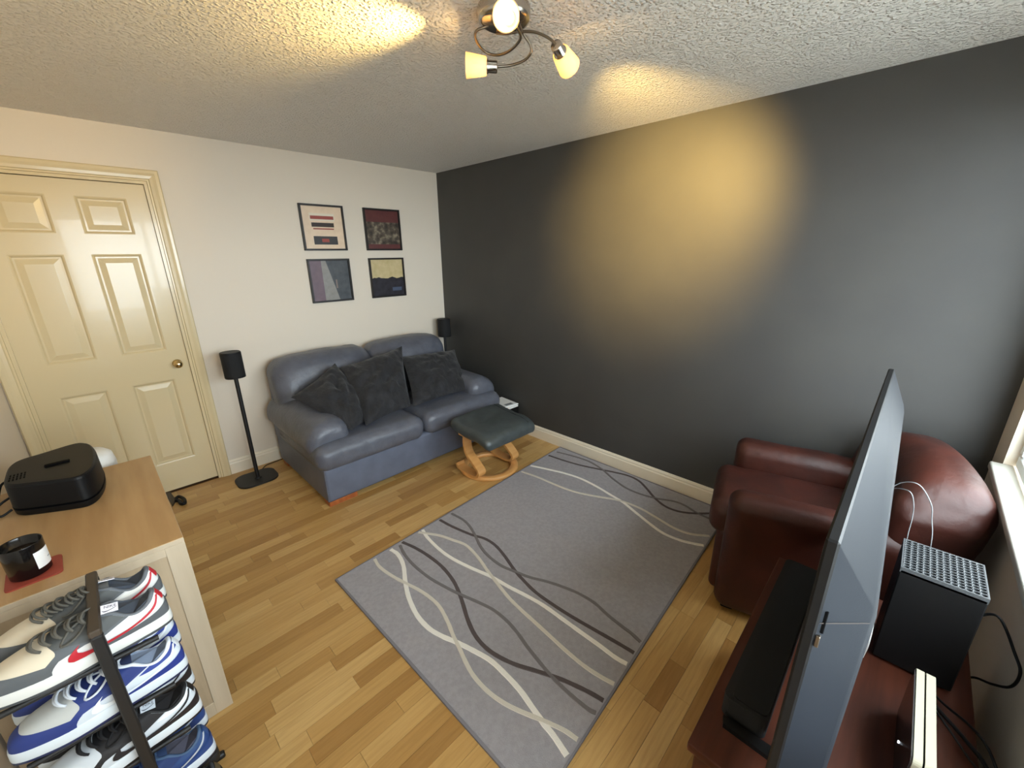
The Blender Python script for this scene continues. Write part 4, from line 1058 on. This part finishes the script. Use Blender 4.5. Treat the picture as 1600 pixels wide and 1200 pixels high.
INK = mat('dark_ink', rgb(48, 36, 30), 0.5); RED = mat('red_ink', rgb(150, 66, 56), 0.5); PALE = mat('pale_ink', rgb(226, 214, 194), 0.5)
BLUEI = mat('blue_ink', rgb(72, 82, 104), 0.5); FOL = mat('olive_ink', rgb(76, 64, 36), 0.5)
def picture(x0, z1, label, build):
    x1, z0 = x0 + FS, z1 - FS
    o = thing('framed_print', label, 'picture', ((x0 + x1) / 2, -0.0, z0), group='framed prints on the cream wall')
    t = 0.014
    b = MB()
    for a, c, e, f in ((x0, x1, z0, z0 + t), (x0, x1, z1 - t, z1), (x0, x0 + t, z0 + t, z1 - t), (x1 - t, x1, z0 + t, z1 - t)):
        b.cbox(a, c, -0.022, 0.0, e, f, 0.0015)
    b.build('frame', 'frame', o)
    pr = MB().box(x0 + t, x1 - t, -0.008, -0.002, z0 + t, z1 - t).build('print', build[0], o)
    w_ = FS - 2 * t
    for name, poly, m, lay in build[1]:
        vs = [(x0 + t + u * w_, -0.0081 - 0.0003 * lay, z0 + t + v * w_) for u, v in poly]
        MB().add(vs, [tuple(range(len(vs)))]).build(name, m, pr)
    return o
def blob(cx, cy, rx, ry, n=24, jit=0.0, seed=0):
    return [(cx + rx * math.cos(2 * PI * k / n) * (1 + jit * nz((k * .7, seed, 0), 1.3, 1)), cy + ry * math.sin(2 * PI * k / n) * (1 + jit * nz((k * .7, seed + 5, 0), 1.3, 1))) for k in range(n)]
R_ = lambda a, b_, c, d_: [(a, c), (b_, c), (b_, d_), (a, d_)]
picture(-1.287, 1.9427, 'framed cream print with dark and red bands, top left of four', (P1, [
    ('band', R_(.18, .80, .66, .84), PALE, 1), ('band', R_(.20, .78, .70, .78), RED, 2), ('band', R_(.21, .77, .52, .62), INK, 1), ('band', R_(.24, .76, .46, .49), RED, 1),
    ('band', R_(.22, .82, .10, .30), mat('charcoal_ink', rgb(54, 52, 52), 0.5), 1), ('band', R_(.42, .60, .16, .24), RED, 2)]))
picture(-0.777, 1.9427, 'framed maroon print above mottled brown, top right of four', (P2a, [('picture_area', R_(0, 1, .12, .70), P2b, 1)]))
picture(-1.2855, 1.5419, 'framed grey print with a mauve side strip, bottom left of four', (P3b, [
    ('side_strip', R_(0, .30, 0, 1), P3a, 1), ('dark_shape', [(.68, 0), (.42, 1), (1, 1), (1, 0)], P3c, 1),
    ('pale_bar', R_(.62, .66, .30, .52), mat('dusty_pink_ink', rgb(128, 112, 106), 0.5), 2)]))
picture(-0.7755, 1.5419, 'framed print of pale sky over a dark ground, bottom right of four', (P4a, [
    ('dark_ground', [(0, 0), (1, 0), (1, .50)] + [(1 - k / 14, .49 + nz((k, 3, 1), 1.7, .05)) for k in range(1, 14)] + [(0, .48)], P4b, 3), ('blue_patch', R_(.62, .92, .12, .22), BLUEI, 4)]))

# ------------------------------------------------------------------ ceiling light with three swivel lamps
LC = Vector((-1.445, -2.36, H))
cl = thing('ceiling_light', 'chrome ceiling light with three swivelling frosted glass lamps', 'ceiling light', tuple(LC))
MB().lathe([(0.0, -0.040), (0.066, -0.040), (0.078, -0.034), (0.082, -0.022), (0.082, 0.0)], LC, 40, caps=False).build('ceiling_rose', 'chrome', cl)
ARMS = [
    [(-1.470, -2.315, 2.250), (-1.495, -2.285, 2.238), (-1.475, -2.262, 2.225), (-1.425, -2.250, 2.212), (-1.395, -2.28, 2.203), (-1.40, -2.345, 2.198), (-1.435, -2.42, 2.196), (-1.48, -2.452, 2.195), (-1.53, -2.475, 2.196)],
    [(-1.415, -2.395, 2.250), (-1.385, -2.387, 2.232), (-1.358, -2.392, 2.21), (-1.352, -2.388, 2.19), (-1.352, -2.36, 2.178), (-1.375, -2.325, 2.168), (-1.415, -2.29, 2.162)],
    [(-1.42, -2.30, 2.250), (-1.41, -2.335, 2.242), (-1.395, -2.382, 2.237), (-1.384, -2.425, 2.227), (-1.376, -2.457, 2.212), (-1.366, -2.483, 2.195), (-1.356, -2.497, 2.18)]]
for a in ARMS: MB().tube(smooth_path(a, 6), 0.0042, 8).build('arm', 'nickel', cl)
LAMP_E = (15.0, 34.0, 185.0); GLOW_E = 0.3
LAMPS = [((-1.53, -2.475, 2.195), (-0.76, -0.53, -0.30)), ((-1.415, -2.29, 2.162), (-0.70, 0.71, 0.05)), ((-1.356, -2.497, 2.178), (0.95, 0.19, -0.27))]
for i, (p0, dr) in enumerate(LAMPS):
    dr = Vector(dr).normalized(); p0 = Vector(p0)
    hd = MB().lathe([(0.0, -0.004), (0.0165, -0.004), (0.018, 0.0), (0.018, 0.026), (0.021, 0.028), (0.021, 0.034), (0.0, 0.034)], p0, 24, dr, caps=False).build('lamp_head', 'chrome', cl)
    MB().lathe([(0.019, 0.030), (0.027, 0.034), (0.036, 0.098), (0.0365, 0.100), (0.034, 0.100), (0.0255, 0.038), (0.019, 0.034)], p0, 32, dr, caps=False).build('lamp_shade', 'shade', hd)
    MB().lathe([(0.0, 0.034), (0.008, 0.036), (0.0155, 0.058), (0.0165, 0.068), (0.0125, 0.080), (0.0, 0.085)], p0, 20, dr, caps=False).build('bulb', 'bulb', hd)
    ld = bpy.data.lights.new('lamp_beam', 'SPOT'); ld.energy = LAMP_E[i]; ld.color = (1.0, 0.66, 0.20); ld.spot_size = math.radians((104, 80, 68)[i]); ld.spot_blend = 1.0; ld.shadow_soft_size = 0.012
    lo = bpy.data.objects.new('lamp_beam', ld); COL.objects.link(lo); lo.parent = cl
    lo.location = p0 + dr * 0.0875 - LC; lo.rotation_euler = dr.to_track_quat('-Z', 'Y').to_euler()
    gd = bpy.data.lights.new('lamp_glow', 'POINT'); gd.energy = GLOW_E; gd.color = (1.0, 0.62, 0.24); gd.shadow_soft_size = 0.004
    go = bpy.data.objects.new('lamp_glow', gd); COL.objects.link(go); go.parent = cl; go.location = p0 + dr * 0.0895 - LC

for o in bpy.data.objects:
    if '_o' in o: del o['_o']
